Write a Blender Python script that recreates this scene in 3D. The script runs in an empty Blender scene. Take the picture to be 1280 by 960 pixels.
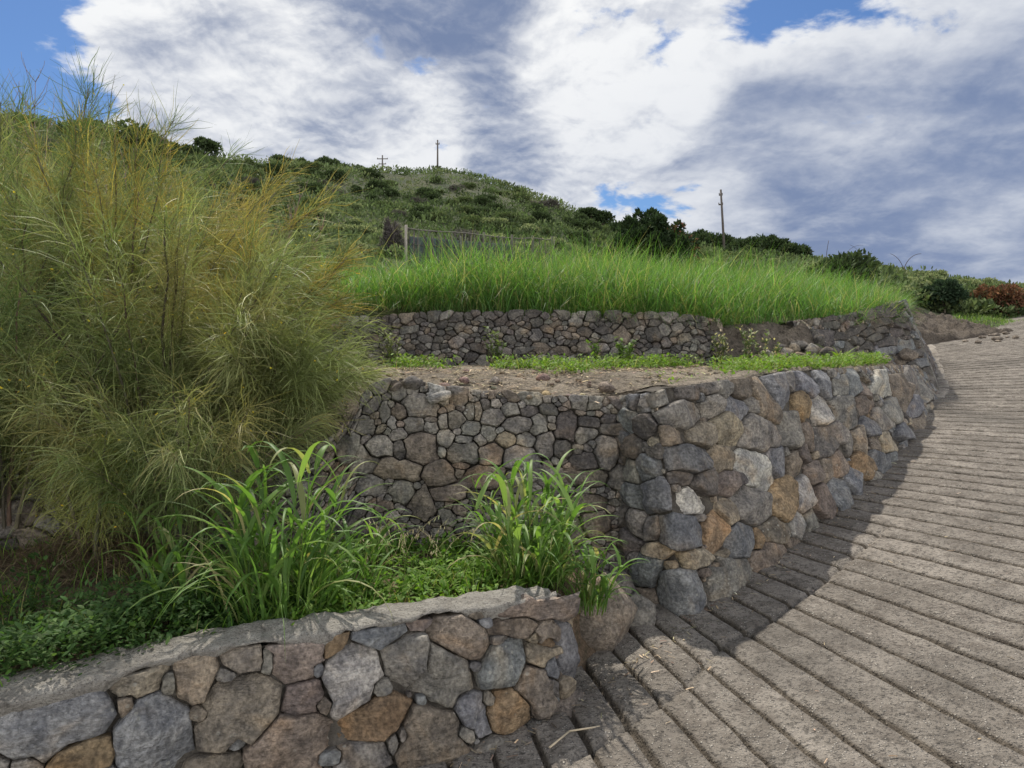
import bpy, math, random
import numpy as np
from mathutils import Vector

random.seed(7)
RNG = np.random.default_rng(11)
R = math.radians
F = 881.0           # focal length of the photograph, in photograph pixels
CX, HY = 640.0, 430.0   # principal column and horizon row
EYE = 1.6

scene = bpy.context.scene
COL = scene.collection

# ------------------------------------------------------------------ camera
cam_data = bpy.data.cameras.new('camera')
cam = bpy.data.objects.new('camera', cam_data)
COL.objects.link(cam)
cam.location = (0, 0, EYE)
cam.rotation_euler = (R(90), 0, 0)
cam_data.sensor_fit = 'HORIZONTAL'
cam_data.sensor_width = 36.0
cam_data.lens = 36.0 * F / 1280.0
cam_data.shift_y = -50.0 / 1280.0
cam_data.clip_start = 0.05
cam_data.clip_end = 2000
scene.camera = cam

# ------------------------------------------------------------------ light
SUN_DIR = Vector((-0.20, 0.83, 1.30)).normalized()      # towards the sun
SUN_EL = math.asin(SUN_DIR.z)
SUN_AZ = math.atan2(SUN_DIR.x, SUN_DIR.y)
sun_data = bpy.data.lights.new('sun', 'SUN')
sun_data.energy = 4.2
sun_data.angle = R(0.9)
sun_data.color = (1.0, 0.93, 0.82)
sun = bpy.data.objects.new('sun', sun_data)
COL.objects.link(sun)
sun.rotation_euler = SUN_DIR.to_track_quat('Z', 'Y').to_euler()
sun.location = (0, 0, 30)

vs = scene.view_settings
vs.view_transform = 'Standard'
vs.look = 'None'
vs.exposure = 0.38
vs.gamma = 1.0
vs.use_curve_mapping = False
scene.cycles.max_bounces = 6
scene.cycles.transparent_max_bounces = 4
scene.cycles.use_denoising = True

# ------------------------------------------------------------------ node helper
class NT:
    def __init__(self, tree):
        self.t = tree
    def n(self, kind, **kw):
        nd = self.t.nodes.new(kind)
        for k, v in kw.items():
            setattr(nd, k, v)
        return nd
    def link(self, a, b):
        self.t.links.new(a, b)
    def put(self, sock, v):
        if hasattr(v, 'is_output'):
            self.link(v, sock)
        else:
            sock.default_value = v
    def math(self, op, a, b=0.0, c=None, clamp=False):
        nd = self.n('ShaderNodeMath', operation=op)
        nd.use_clamp = clamp
        self.put(nd.inputs[0], a); self.put(nd.inputs[1], b)
        if c is not None: self.put(nd.inputs[2], c)
        return nd.outputs[0]
    def vmath(self, op, a, b=None):
        nd = self.n('ShaderNodeVectorMath', operation=op)
        self.put(nd.inputs[0], a)
        if b is not None: self.put(nd.inputs[1], b)
        return nd.outputs['Value'] if op == 'DOT_PRODUCT' else nd.outputs[0]
    def noise(self, vec, scale, detail=4, rough=0.55, dist=0.0, lac=2.0):
        nd = self.n('ShaderNodeTexNoise')
        if vec is not None: self.link(vec, nd.inputs['Vector'])
        nd.inputs['Scale'].default_value = scale
        nd.inputs['Detail'].default_value = detail
        nd.inputs['Roughness'].default_value = rough
        nd.inputs['Distortion'].default_value = dist
        nd.inputs['Lacunarity'].default_value = lac
        return nd.outputs['Fac']
    def voro(self, vec, scale, feature='F1', out='Distance', rnd=1.0):
        nd = self.n('ShaderNodeTexVoronoi', feature=feature)
        if vec is not None: self.link(vec, nd.inputs['Vector'])
        nd.inputs['Scale'].default_value = scale
        nd.inputs['Randomness'].default_value = rnd
        return nd.outputs[out]
    def mr(self, v, a, b, c=0.0, d=1.0, smooth=True):
        nd = self.n('ShaderNodeMapRange')
        nd.interpolation_type = 'SMOOTHSTEP' if smooth else 'LINEAR'
        self.put(nd.inputs['Value'], v)
        nd.inputs['From Min'].default_value = a; nd.inputs['From Max'].default_value = b
        nd.inputs['To Min'].default_value = c; nd.inputs['To Max'].default_value = d
        return nd.outputs['Result']
    def mix(self, f, a, b, blend='MIX'):
        nd = self.n('ShaderNodeMix', data_type='RGBA', blend_type=blend)
        self.put(nd.inputs['Factor'], f)
        def c(s, v):
            if hasattr(v, 'is_output'): self.link(v, s)
            else: s.default_value = (v[0], v[1], v[2], 1.0)
        c(nd.inputs['A'], a); c(nd.inputs['B'], b)
        return nd.outputs['Result']
    def bump(self, h, strength=0.5, dist=0.02, normal=None):
        nd = self.n('ShaderNodeBump')
        nd.inputs['Strength'].default_value = strength
        nd.inputs['Distance'].default_value = dist
        self.link(h, nd.inputs['Height'])
        if normal is not None: self.link(normal, nd.inputs['Normal'])
        return nd.outputs[0]

# ------------------------------------------------------------------ sky
def px_dir(x, y):
    return Vector(((x - CX) / F, 1.0, (HY - y) / F)).normalized()

def build_sky():
    w = bpy.data.worlds.new('World')
    scene.world = w
    w.use_nodes = True
    w.node_tree.nodes.clear()
    g = NT(w.node_tree)
    out = g.n('ShaderNodeOutputWorld')
    bg = g.n('ShaderNodeBackground')
    bg.inputs['Strength'].default_value = 0.1
    g.link(bg.outputs[0], out.inputs['Surface'])
    sky = g.n('ShaderNodeTexSky', sky_type='NISHITA')
    sky.sun_disc = False
    sky.sun_elevation = SUN_EL
    sky.sun_rotation = SUN_AZ
    sky.altitude = 100
    sky.air_density = 1.0; sky.dust_density = 0.6; sky.ozone_density = 1.5
    tc = g.n('ShaderNodeTexCoord')
    d = g.vmath('NORMALIZE', tc.outputs['Generated'])
    sep = g.n('ShaderNodeSeparateXYZ'); g.link(d, sep.inputs[0])
    z = g.math('MAXIMUM', sep.outputs['Z'], 0.0)
    den = g.math('ADD', z, 0.30)
    px = g.math('DIVIDE', sep.outputs['X'], den)
    py = g.math('DIVIDE', sep.outputs['Y'], den)
    cmb = g.n('ShaderNodeCombineXYZ')
    g.link(px, cmb.inputs[0]); g.link(py, cmb.inputs[1]); cmb.inputs[2].default_value = SKY_SEED
    p = cmb.outputs[0]
    # large weather masses: broad lobes of sky direction that carry more or less cloud
    def lobes(tab):
        acc = None
        for (x, y, rad, amt) in tab:
            dt = g.vmath('DOT_PRODUCT', d, tuple(px_dir(x, y)))
            l = g.mr(dt, math.cos(R(rad)), 1.0, 0.0, amt)
            acc = l if acc is None else g.math('ADD', acc, l)
        return acc
    bias = lobes(SKY_LOBES)
    low = g.mr(sep.outputs['Z'], 0.03, 0.28, 0.10, 0.0)
    warp = g.n('ShaderNodeTexNoise'); g.link(p, warp.inputs['Vector']); warp.inputs['Scale'].default_value = 3.0; warp.inputs['Detail'].default_value = 3
    wv = g.n('ShaderNodeVectorMath', operation='MULTIPLY_ADD'); g.link(warp.outputs['Color'], wv.inputs[0]); wv.inputs[1].default_value = (0.13, 0.13, 0.0); g.link(p, wv.inputs[2])
    q = wv.outputs[0]
    n1 = g.noise(q, 2.6, 13, 0.575, 0.0)
    dens = g.math('ADD', g.math('ADD', n1, bias), low)
    # the same field a little nearer the sun: where it is thinner the cloud edge is lit
    sx, sy = SUN_DIR.x / (SUN_DIR.z + 0.30), SUN_DIR.y / (SUN_DIR.z + 0.30)
    ts = g.vmath('NORMALIZE', g.vmath('SUBTRACT', (sx, sy, SKY_SEED), p))
    off = g.n('ShaderNodeVectorMath', operation='MULTIPLY_ADD'); g.link(ts, off.inputs[0]); off.inputs[1].default_value = (0.055, 0.055, 0.0); g.link(q, off.inputs[2])
    n1s = g.noise(off.outputs[0], 2.6, 7, 0.57, 0.0)
    rel = g.mr(g.math('SUBTRACT', n1, n1s), -0.10, 0.12)
    off2 = g.n('ShaderNodeVectorMath', operation='MULTIPLY_ADD'); g.link(ts, off2.inputs[0]); off2.inputs[1].default_value = (0.02, 0.02, 0.0); g.link(q, off2.inputs[2])
    rel2 = g.mr(g.math('SUBTRACT', g.noise(q, 8.0, 8, 0.6), g.noise(off2.outputs[0], 8.0, 5, 0.6)), -0.12, 0.12)
    cover = g.mr(dens, 0.425, 0.495)
    thick = g.mr(g.math('ADD', dens, lobes(SKY_THICK)), 0.46, 0.84)
    n2 = g.noise(q, 6.5, 8, 0.6, 0.3)
    lum = g.math('SUBTRACT', 1.05, g.math('MULTIPLY', thick, 1.15))
    lum = g.math('ADD', lum, g.math('MULTIPLY', g.math('SUBTRACT', rel, 0.5), 0.75))
    lum = g.math('ADD', lum, g.math('MULTIPLY', g.math('SUBTRACT', rel2, 0.5), g.math('SUBTRACT', 0.34, lobes([(1150, 250, 24, 0.30)]))))
    lum = g.math('ADD', lum, g.mr(n2, 0.3, 0.7, -0.15, 0.15, smooth=False))
    lum = g.math('POWER', g.mr(lum, -0.65, 1.25), 1.35)
    lum = g.math('ADD', lum, g.mr(g.noise(q, 15.0, 6, 0.6), 0.3, 0.7, -0.05, 0.05, smooth=False), clamp=True)
    sd = g.vmath('DOT_PRODUCT', d, tuple(SUN_DIR))
    sunward = g.mr(sd, 0.45, 1.0)
    front = g.mr(sd, 0.35, -0.35)          # clouds opposite the sun, out of view, brightened to fill the shaded walls
    bright = g.mix(sunward, (4.9, 5.2, 5.8), (8.0, 8.0, 7.9))
    grey = g.mix(sunward, (1.6, 2.1, 3.35), (1.4, 1.85, 3.0))
    cc = g.mix(lum, grey, bright)
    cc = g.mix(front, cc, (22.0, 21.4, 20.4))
    hs = g.mix(1.0, sky.outputs[0], (0.41, 0.56, 0.76), 'MULTIPLY')
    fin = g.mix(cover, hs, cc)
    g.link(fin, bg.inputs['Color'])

SKY_SEED = 8.2
SKY_THICK = [(560, 20, 12, 0.16), (1130, 200, 15, 0.12), (640, 180, 5, 0.10), (760, 100, 9, -0.16), (520, 160, 5, -0.10), (400, 60, 9, 0.05)]
SKY_LOBES = [(280, 68, 5, 0.10), (550, 122, 3, 0.05), (560, 40, 14, 0.10), (300, 80, 14, 0.10), (20, 60, 8, -0.16), (545, 105, 3.2, -0.10), (830, 150, 4, -0.05), (820, 55, 6, 0.09), (1150, 220, 22, 0.11), (680, 200, 7, 0.06), (1240, 350, 10, -0.05)]
build_sky()

# ------------------------------------------------------------------ object helpers
def tag(o, label=None, cat=None, group=None, kind=None):
    if label: o['label'] = label
    if cat: o['category'] = cat
    if group: o['group'] = group
    if kind: o['kind'] = kind
    return o

def empty(name, loc, label=None, cat=None, group=None):
    o = bpy.data.objects.new(name, None)
    COL.objects.link(o)
    o.location = loc
    o.empty_display_size = 0.1
    return tag(o, label, cat, group)

def mesh_data(name, V, faces, col=None, smooth=True):
    """V (n,3); faces: list of int arrays (m,3) or (m,4); col (n,3) linear colour per vertex."""
    V = np.asarray(V, dtype=np.float32)
    me = bpy.data.meshes.new(name)
    me.vertices.add(len(V))
    me.vertices.foreach_set('co', V.ravel())
    faces = [np.asarray(f, dtype=np.int32) for f in faces if len(f)]
    loops = np.concatenate([f.ravel() for f in faces])
    tot = np.concatenate([np.full(len(f), f.shape[1], dtype=np.int32) for f in faces])
    start = np.concatenate([[0], np.cumsum(tot)[:-1]]).astype(np.int32)
    me.loops.add(len(loops))
    me.loops.foreach_set('vertex_index', loops)
    me.polygons.add(len(tot))
    me.polygons.foreach_set('loop_start', start)
    me.polygons.foreach_set('use_smooth', np.full(len(tot), smooth, dtype=bool))
    if col is not None:
        col = np.asarray(col, dtype=np.float32)
        if col.ndim == 1: col = np.tile(col, (len(V), 1))
        at = me.color_attributes.new('Col', 'FLOAT_COLOR', 'POINT')
        at.data.foreach_set('color', np.hstack([col, np.ones((len(V), 1), np.float32)]).ravel())
    me.update(calc_edges=True)
    return me

def obj(name, V, faces, mat, parent=None, col=None, smooth=True, local=False):
    V = np.asarray(V, dtype=np.float64)
    if parent is not None and not local:
        V = V - np.array(parent.location)
    me = mesh_data(name, V, faces, col, smooth)
    if mat: me.materials.append(mat)
    o = bpy.data.objects.new(name, me)
    COL.objects.link(o)
    if parent is not None: o.parent = parent
    return o

def copy_tree(root, loc, rz=0.0, sc=(1, 1, 1)):
    c = root.copy(); COL.objects.link(c)
    c.location = loc; c.rotation_euler = (0, 0, rz); c.scale = sc
    for ch in list(root.children):
        k = ch.copy(); COL.objects.link(k); k.parent = c
        for gch in list(ch.children):
            m = gch.copy(); COL.objects.link(m); m.parent = k
    return c

# ------------------------------------------------------------------ numpy noise
def _hash(i, j, k):
    h = (i.astype(np.int64) * 374761393 + j.astype(np.int64) * 668265263 + k.astype(np.int64) * 2147483647) & 0xffffffff
    h = ((h ^ (h >> 13)) * 1274126177) & 0xffffffff
    h = h ^ (h >> 16)
    return (h & 0xffff) / 65535.0

def vnoise(P):
    P = np.asarray(P, dtype=np.float64)
    I = np.floor(P).astype(np.int64); f = P - I
    f = f * f * (3 - 2 * f)
    i, j, k = I[..., 0], I[..., 1], I[..., 2]
    x, y, z = f[..., 0], f[..., 1], f[..., 2]
    r = 0
    for a in (0, 1):
        wx = x if a else 1 - x
        for b in (0, 1):
            wy = y if b else 1 - y
            for c in (0, 1):
                wz = z if c else 1 - z
                r = r + wx * wy * wz * _hash(i + a, j + b, k + c)
    return r * 2 - 1

def fbm(P, scale, octs=3, gain=0.5):
    P = np.asarray(P) * scale
    r, a = 0, 1.0
    for o in range(octs):
        r = r + a * vnoise(P + o * 17.3)
        P = P * 2.03; a *= gain
    return r

def smooth(e0, e1, x):
    t = np.clip((x - e0) / (e1 - e0), 0, 1)
    return t * t * (3 - 2 * t)

def grid_faces(nr, nc, wrap=False):
    r = np.arange(nr - 1)[:, None]
    c = np.arange(nc if wrap else nc - 1)[None, :]
    a = r * nc + c
    b = r * nc + (c + 1) % nc
    return np.stack([a, b, b + nc, a + nc], -1).reshape(-1, 4)

def lerp_table(x, xs, ys):
    ys = np.asarray(ys, dtype=float)
    if ys.ndim == 1: return np.interp(x, xs, ys)
    return np.stack([np.interp(x, xs, ys[:, k]) for k in range(ys.shape[1])], -1)

def tube(path, rad, nseg=8):
    """tapered tube along path (n,3) with radii; returns V, quads"""
    path = np.asarray(path, float); n = len(path)
    rad = np.broadcast_to(np.asarray(rad, float), (n,))
    T = np.gradient(path, axis=0); T /= np.linalg.norm(T, axis=1)[:, None] + 1e-9
    up = np.array([0, 0, 1.0]) if abs(T[0, 2]) < 0.9 else np.array([1.0, 0, 0])
    A = np.cross(T, up); A /= np.linalg.norm(A, axis=1)[:, None] + 1e-9
    B = np.cross(T, A)
    th = np.linspace(0, 2 * np.pi, nseg, endpoint=False)
    V = path[:, None] + rad[:, None, None] * (np.cos(th)[None, :, None] * A[:, None] + np.sin(th)[None, :, None] * B[:, None])
    V = V.reshape(-1, 3)
    Fq = grid_faces(n, nseg, True)
    c0, c1 = len(V), len(V) + 1
    V = np.vstack([V, path[:1], path[-1:]])
    k = np.arange(nseg)
    tr = np.concatenate([np.stack([np.full(nseg, c0), (k + 1) % nseg, k], -1),
                         np.stack([np.full(nseg, c1), (n - 1) * nseg + k, (n - 1) * nseg + (k + 1) % nseg], -1)])
    return V, Fq, tr

class Geo:
    def __init__(self):
        self.V, self.Q, self.T, self.C, self.n = [], [], [], [], 0
    def add(self, V, Q=None, T=None, col=(0.2, 0.2, 0.2)):
        V = np.asarray(V, float)
        if Q is not None and len(Q): self.Q.append(np.asarray(Q) + self.n)
        if T is not None and len(T): self.T.append(np.asarray(T) + self.n)
        c = np.asarray(col, float)
        if c.ndim == 1: c = np.tile(c, (len(V), 1))
        self.V.append(V); self.C.append(c); self.n += len(V)
    def tube(self, path, rad, nseg=6, col=(0.2, 0.2, 0.2)):
        V, Q, T = tube(path, rad, nseg); self.add(V, Q, T, col)
    def box(self, c, s, rz=0.0, col=(0.2, 0.2, 0.2), jit=0.0):
        c = np.array(c, float); s = np.array(s, float) / 2
        V = np.array([[x, y, z] for x in (-1, 1) for y in (-1, 1) for z in (-1, 1)], float) * s
        if jit: V += RNG.uniform(-jit, jit, V.shape)
        ca, sa = math.cos(rz), math.sin(rz)
        V = np.stack([V[:, 0] * ca - V[:, 1] * sa, V[:, 0] * sa + V[:, 1] * ca, V[:, 2]], -1) + c
        Q = [[0, 1, 3, 2], [4, 6, 7, 5], [0, 4, 5, 1], [2, 3, 7, 6], [0, 2, 6, 4], [1, 5, 7, 3]]
        self.add(V, Q, None, col)
    def out(self, name, mat, parent=None, smooth=True, local=False):
        fs = []
        if self.Q: fs.append(np.concatenate(self.Q))
        if self.T: fs.append(np.concatenate(self.T))
        return obj(name, np.concatenate(self.V), fs, mat, parent, np.concatenate(self.C), smooth, local)

# ribbons: many blades, stems or leaves at once
def ribbons(P, W, S, col, fold=0.0):
    """P (n,k,3) centre lines, W (n,k) widths, S (n,3) side vectors, col (n,3). fold>0 gives a keeled blade."""
    n, k, _ = P.shape
    S = S[:, None, :] if S.ndim == 2 else S
    half = S * (W[..., None] * 0.5)
    if fold:
        T = np.gradient(P, axis=1)
        N = np.cross(T, np.broadcast_to(S, P.shape)); N /= np.linalg.norm(N, axis=-1, keepdims=True) + 1e-9
        cols = [P - half + N * (W[..., None] * fold), P, P + half + N * (W[..., None] * fold)]
    else:
        cols = [P - half, P + half]
    m = len(cols)
    V = np.stack(cols, 2).reshape(-1, 3)
    base = (np.arange(n) * k * m)[:, None, None]
    r = np.arange(k - 1)[None, :, None] * m
    c = np.arange(m - 1)[None, None, :]
    a = base + r + c
    Q = np.stack([a, a + 1, a + 1 + m, a + m], -1).reshape(-1, 4)
    C = np.repeat(col, k * m, axis=0)
    return V, Q, C

def blade_paths(base, az, L, a0, a1, k=5, power=1.0, wob=0.0):
    """blades that start at angle a0 from vertical and bend to a1; returns P (n,k,3), side (n,3)"""
    n = len(base)
    t = (np.arange(k - 1) + 0.5) / (k - 1)
    ang = a0[:, None] + (a1 - a0)[:, None] * (t[None] ** power)
    azz = az[:, None] + (RNG.normal(0, wob, (n, k - 1)) if wob else 0)
    step = (L / (k - 1))[:, None]
    d = np.stack([np.sin(ang) * np.cos(azz), np.sin(ang) * np.sin(azz), np.cos(ang)], -1) * step[..., None]
    P = np.concatenate([base[:, None], base[:, None] + np.cumsum(d, 1)], 1)
    tw = RNG.normal(0, 0.5, n)
    S = np.stack([-np.sin(az + tw), np.cos(az + tw), np.zeros(n)], -1)
    return P, S

def taper(k, tip=0.05, belly=0.35, basew=0.6):
    t = np.linspace(0, 1, k)
    w = np.where(t < belly, basew + (1 - basew) * t / belly, tip + (1 - tip) * (1 - (t - belly) / (1 - belly)) ** 0.8)
    return w

def jitter_col(c, n, v=0.15, h=0.06):
    c = np.asarray(c, float)
    b = np.exp(RNG.normal(0, v, (n, 1)))
    return np.clip(c[None] * b * np.exp(RNG.normal(0, h, (n, 3))), 0, 1)

# ------------------------------------------------------------------ materials
def new_mat(name):
    m = bpy.data.materials.new(name)
    m.use_nodes = True
    m.node_tree.nodes.clear()
    g = NT(m.node_tree)
    out = g.n('ShaderNodeOutputMaterial')
    bs = g.n('ShaderNodeBsdfPrincipled')
    g.link(bs.outputs[0], out.inputs['Surface'])
    return m, g, bs, out

def attr(g, name='Col'):
    a = g.n('ShaderNodeAttribute'); a.attribute_name = name
    return a.outputs['Color']

def mat_stone():
    m, g, bs, out = new_mat('wall_stone')
    geo = g.n('ShaderNodeNewGeometry'); p = geo.outputs['Position']
    c = attr(g)
    n1 = g.noise(p, 9, 6, 0.62, 0.4)
    n2 = g.noise(p, 55, 5, 0.6)
    n3 = g.noise(p, 4.0, 3, 0.5, 0.8)
    c1 = g.mix(1.0, c, g.mix(g.mr(n1, 0.3, 0.72), (0.58, 0.58, 0.61), (1.42, 1.37, 1.3)), 'MULTIPLY')
    c2 = g.mix(g.mr(n3, 0.5, 0.75, 0, 0.45), c1, g.mix(1.0, c1, (1.35, 1.02, 0.66), 'MULTIPLY'))
    c3 = g.mix(1.0, c2, g.mix(g.mr(n2, 0.3, 0.7), (0.62, 0.62, 0.62), (1.34, 1.34, 1.34)), 'MULTIPLY')
    # lichen spots, of their own irregular shape
    v = g.voro(p, 26)
    lich = g.math('MULTIPLY', g.mr(v, 0.16, 0.24, 1, 0), g.mr(g.noise(p, 3.1, 4, 0.6), 0.55, 0.66))
    c4 = g.mix(g.math('MULTIPLY', lich, 0.6), c3, (0.42, 0.41, 0.36))
    crack = g.voro(g.vmath('ADD', p, g.n('ShaderNodeTexNoise').outputs['Color']), 7, 'DISTANCE_TO_EDGE')
    g.link(c4, bs.inputs['Base Color'])
    bs.inputs['Roughness'].default_value = 0.88
    bs.inputs['Specular IOR Level'].default_value = 0.25
    h = g.math('ADD', g.math('MULTIPLY', n1, 0.9), g.math('MULTIPLY', n2, 0.35))
    h = g.math('ADD', h, g.math('MULTIPLY', g.noise(p, 160, 3, 0.6), 0.14))
    h = g.math('ADD', h, g.mr(crack, 0.0, 0.02, -0.16, 0.0))
    strat = g.n('ShaderNodeMapping'); strat.inputs['Scale'].default_value = (3, 3, 24); strat.inputs['Rotation'].default_value = (0.5, 0.4, 0); g.link(p, strat.inputs['Vector'])
    h = g.math('ADD', h, g.math('MULTIPLY', g.noise(strat.outputs[0], 2.2, 5, 0.6, 0.6), 0.5))
    g.link(g.bump(h, 1.0, 0.034), bs.inputs['Normal'])
    return m

def mat_mortar():
    m, g, bs, out = new_mat('joint_earth')
    p = g.n('ShaderNodeNewGeometry').outputs['Position']
    n1 = g.noise(p, 14, 6, 0.65); n2 = g.noise(p, 90, 4, 0.6)
    c = g.mix(g.mr(n1, 0.35, 0.65), (0.06, 0.053, 0.046), (0.14, 0.127, 0.11))
    g.link(g.mix(g.mr(n2, 0.3, 0.7, 0, 0.5), c, (0.06, 0.054, 0.045)), bs.inputs['Base Color'])
    bs.inputs['Roughness'].default_value = 0.95
    bs.inputs['Specular IOR Level'].default_value = 0.15
    g.link(g.bump(g.math('ADD', n1, g.math('MULTIPLY', n2, 0.4)), 1.0, 0.03), bs.inputs['Normal'])
    return m

def mat_cement():
    m, g, bs, out = new_mat('rough_cement')
    p = g.n('ShaderNodeNewGeometry').outputs['Position']
    n1 = g.noise(p, 12, 7, 0.68); n2 = g.noise(p, 120, 4, 0.65); n3 = g.noise(p, 3, 3, 0.5)
    c = g.mix(g.mr(n1, 0.3, 0.7), (0.30, 0.28, 0.25), (0.50, 0.475, 0.43))
    c = g.mix(g.mr(n3, 0.45, 0.7, 0, 0.5), c, (0.26, 0.235, 0.2))
    c = g.mix(g.mr(n2, 0.5, 0.7, 0, 0.6), c, (0.16, 0.15, 0.135))
    c = g.mix(g.mr(g.noise(p, 26, 6, 0.75), 0.52, 0.66, 0, 0.7), c, (0.15, 0.138, 0.12))
    c = g.mix(g.mr(g.voro(p, 85), 0.12, 0.2, 0.6, 0), c, (0.12, 0.112, 0.10))
    g.link(c, bs.inputs['Base Color'])
    bs.inputs['Roughness'].default_value = 0.92
    bs.inputs['Specular IOR Level'].default_value = 0.2
    h = g.math('ADD', g.math('MULTIPLY', n1, 1.4), g.math('MULTIPLY', n2, 0.6))
    h = g.math('ADD', h, g.math('MULTIPLY', g.noise(p, 38, 6, 0.7), 1.6))
    h = g.math('ADD', h, g.mr(g.voro(p, 85), 0.1, 0.35, -0.35, 0.0))
    h = g.math('ADD', h, g.mr(g.voro(g.vmath('ADD', p, g.n('ShaderNodeTexNoise').outputs['Color']), 4.0, 'DISTANCE_TO_EDGE'), 0.0, 0.012, -0.25, 0.0))
    g.link(g.bump(h, 1.0, 0.03), bs.inputs['Normal'])
    return m

def mat_road():
    m, g, bs, out = new_mat('ribbed_concrete')
    p = g.n('ShaderNodeNewGeometry').outputs['Position']
    c0 = attr(g)
    n1 = g.noise(p, 2.2, 6, 0.62, 0.3); n2 = g.noise(p, 40, 5, 0.7); n3 = g.noise(p, 170, 3, 0.6)
    n4 = g.noise(p, 9, 5, 0.65)
    c = g.mix(g.mr(n1, 0.3, 0.7), (0.18, 0.161, 0.139), (0.30, 0.271, 0.236))
    c = g.mix(g.mr(n4, 0.45, 0.62, 0, 0.7), c, (0.14, 0.122, 0.104))
    c = g.mix(g.mr(n2, 0.5, 0.62, 0, 0.8), c, (0.075, 0.068, 0.06))
    v = g.voro(p, 62)
    peb = g.math('MULTIPLY', g.mr(v, 0.20, 0.30, 1, 0), g.mr(g.noise(p, 23, 2, 0.5), 0.5, 0.6))
    c = g.mix(g.math('MULTIPLY', peb, 0.75), c, (0.48, 0.45, 0.40))
    v2 = g.voro(p, 19)
    peb2 = g.math('MULTIPLY', g.mr(v2, 0.13, 0.19, 1, 0), g.mr(g.noise(p, 11, 2, 0.5), 0.54, 0.6))
    c = g.mix(g.math('MULTIPLY', peb2, 0.6), c, (0.42, 0.38, 0.33))
    stain = g.mr(g.noise(p, 0.9, 5, 0.65, 0.6), 0.52, 0.68)
    c = g.mix(g.math('MULTIPLY', stain, 0.45), c, (0.10, 0.092, 0.082))
    c = g.mix(1.0, c, c0, 'MULTIPLY')
    g.link(c, bs.inputs['Base Color'])
    bs.inputs['Roughness'].default_value = 0.93
    bs.inputs['Specular IOR Level'].default_value = 0.2
    h = g.math('ADD', g.math('MULTIPLY', n2, 1.0), g.math('MULTIPLY', n3, 0.5))
    h = g.math('ADD', h, g.math('MULTIPLY', g.mr(v, 0.1, 0.5, 1, 0), 0.5))
    h = g.math('ADD', h, g.math('MULTIPLY', n4, 0.5))
    g.link(g.bump(h, 1.0, 0.018), bs.inputs['Normal'])
    return m

def mat_ground(name, a, b, c3, scale=1.0, bump=0.03):
    m, g, bs, out = new_mat(name)
    p = g.n('ShaderNodeNewGeometry').outputs['Position']
    n1 = g.noise(p, 1.7 * scale, 6, 0.62); n2 = g.noise(p, 22 * scale, 5, 0.68); n3 = g.noise(p, 80 * scale, 3, 0.6)
    c = g.mix(g.mr(n1, 0.35, 0.65), a, b)
    c = g.mix(g.mr(n2, 0.48, 0.66, 0, 0.8), c, c3)
    c = g.mix(1.0, c, g.mix(g.mr(n3, 0.3, 0.7), (0.7, 0.7, 0.7), (1.25, 1.25, 1.25)), 'MULTIPLY')
    g.link(c, bs.inputs['Base Color'])
    bs.inputs['Roughness'].default_value = 0.95
    bs.inputs['Specular IOR Level'].default_value = 0.15
    g.link(g.bump(g.math('ADD', n2, g.math('MULTIPLY', n3, 0.4)), 1.0, bump), bs.inputs['Normal'])
    return m

def mat_leaf(name, trans=0.35, rough=0.5, spec=0.35, tint=(1.25, 1.35, 0.6)):
    m, g, bs, out = new_mat(name)
    c = attr(g)
    g.link(c, bs.inputs['Base Color'])
    bs.inputs['Roughness'].default_value = rough
    bs.inputs['Specular IOR Level'].default_value = spec
    tr = g.n('ShaderNodeBsdfTranslucent')
    g.link(g.mix(1.0, c, tint, 'MULTIPLY'), tr.inputs['Color'])
    mx = g.n('ShaderNodeMixShader'); mx.inputs[0].default_value = trans
    g.link(bs.outputs[0], mx.inputs[1]); g.link(tr.outputs[0], mx.inputs[2])
    g.link(mx.outputs[0], out.inputs['Surface'])
    return m

def mat_wood(name='weathered_wood'):
    m, g, bs, out = new_mat(name)
    p = g.n('ShaderNodeNewGeometry').outputs['Position']
    mp = g.n('ShaderNodeMapping'); mp.inputs['Scale'].default_value = (40, 40, 3); g.link(p, mp.inputs['Vector'])
    n = g.noise(mp.outputs[0], 1.0, 5, 0.6)
    c = g.mix(1.0, attr(g), g.mix(g.mr(n, 0.3, 0.7), (0.6, 0.6, 0.6), (1.25, 1.25, 1.25)), 'MULTIPLY')
    g.link(c, bs.inputs['Base Color'])
    bs.inputs['Roughness'].default_value = 0.85
    g.link(g.bump(n, 0.5, 0.01), bs.inputs['Normal'])
    return m

M = {}
M['stone'] = mat_stone()
M['mortar'] = mat_mortar()
M['cement'] = mat_cement()
M['road'] = mat_road()
M['soil'] = mat_ground('terrace_soil', (0.19, 0.162, 0.128), (0.30, 0.258, 0.205), (0.095, 0.08, 0.062), 1.0, 0.06)
M['bank'] = mat_ground('bare_earth', (0.135, 0.113, 0.093), (0.23, 0.195, 0.16), (0.065, 0.055, 0.046), 1.0, 0.12)
M['kerb'] = mat_ground('kerb_cement', (0.24, 0.215, 0.185), (0.34, 0.31, 0.27), (0.16, 0.14, 0.12), 1.0, 0.02)
M['mulch'] = mat_ground('mulch_soil', (0.10, 0.075, 0.055), (0.19, 0.135, 0.09), (0.06, 0.05, 0.035))
M['grassy'] = mat_ground('grassy_soil', (0.06, 0.08, 0.03), (0.10, 0.11, 0.05), (0.05, 0.05, 0.03))
M['hill'] = mat_ground('hill_scrub_ground', (0.06, 0.08, 0.045), (0.11, 0.115, 0.065), (0.05, 0.06, 0.038), 0.25, 0.3)
M['leaf'] = mat_leaf('leaf', 0.35, 0.62, 0.2)
M['blade'] = mat_leaf('grass_blade', 0.45, 0.5, 0.3)
M['stem'] = mat_leaf('broom_stem', 0.30, 0.55, 0.3, (1.1, 1.2, 0.7))
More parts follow.
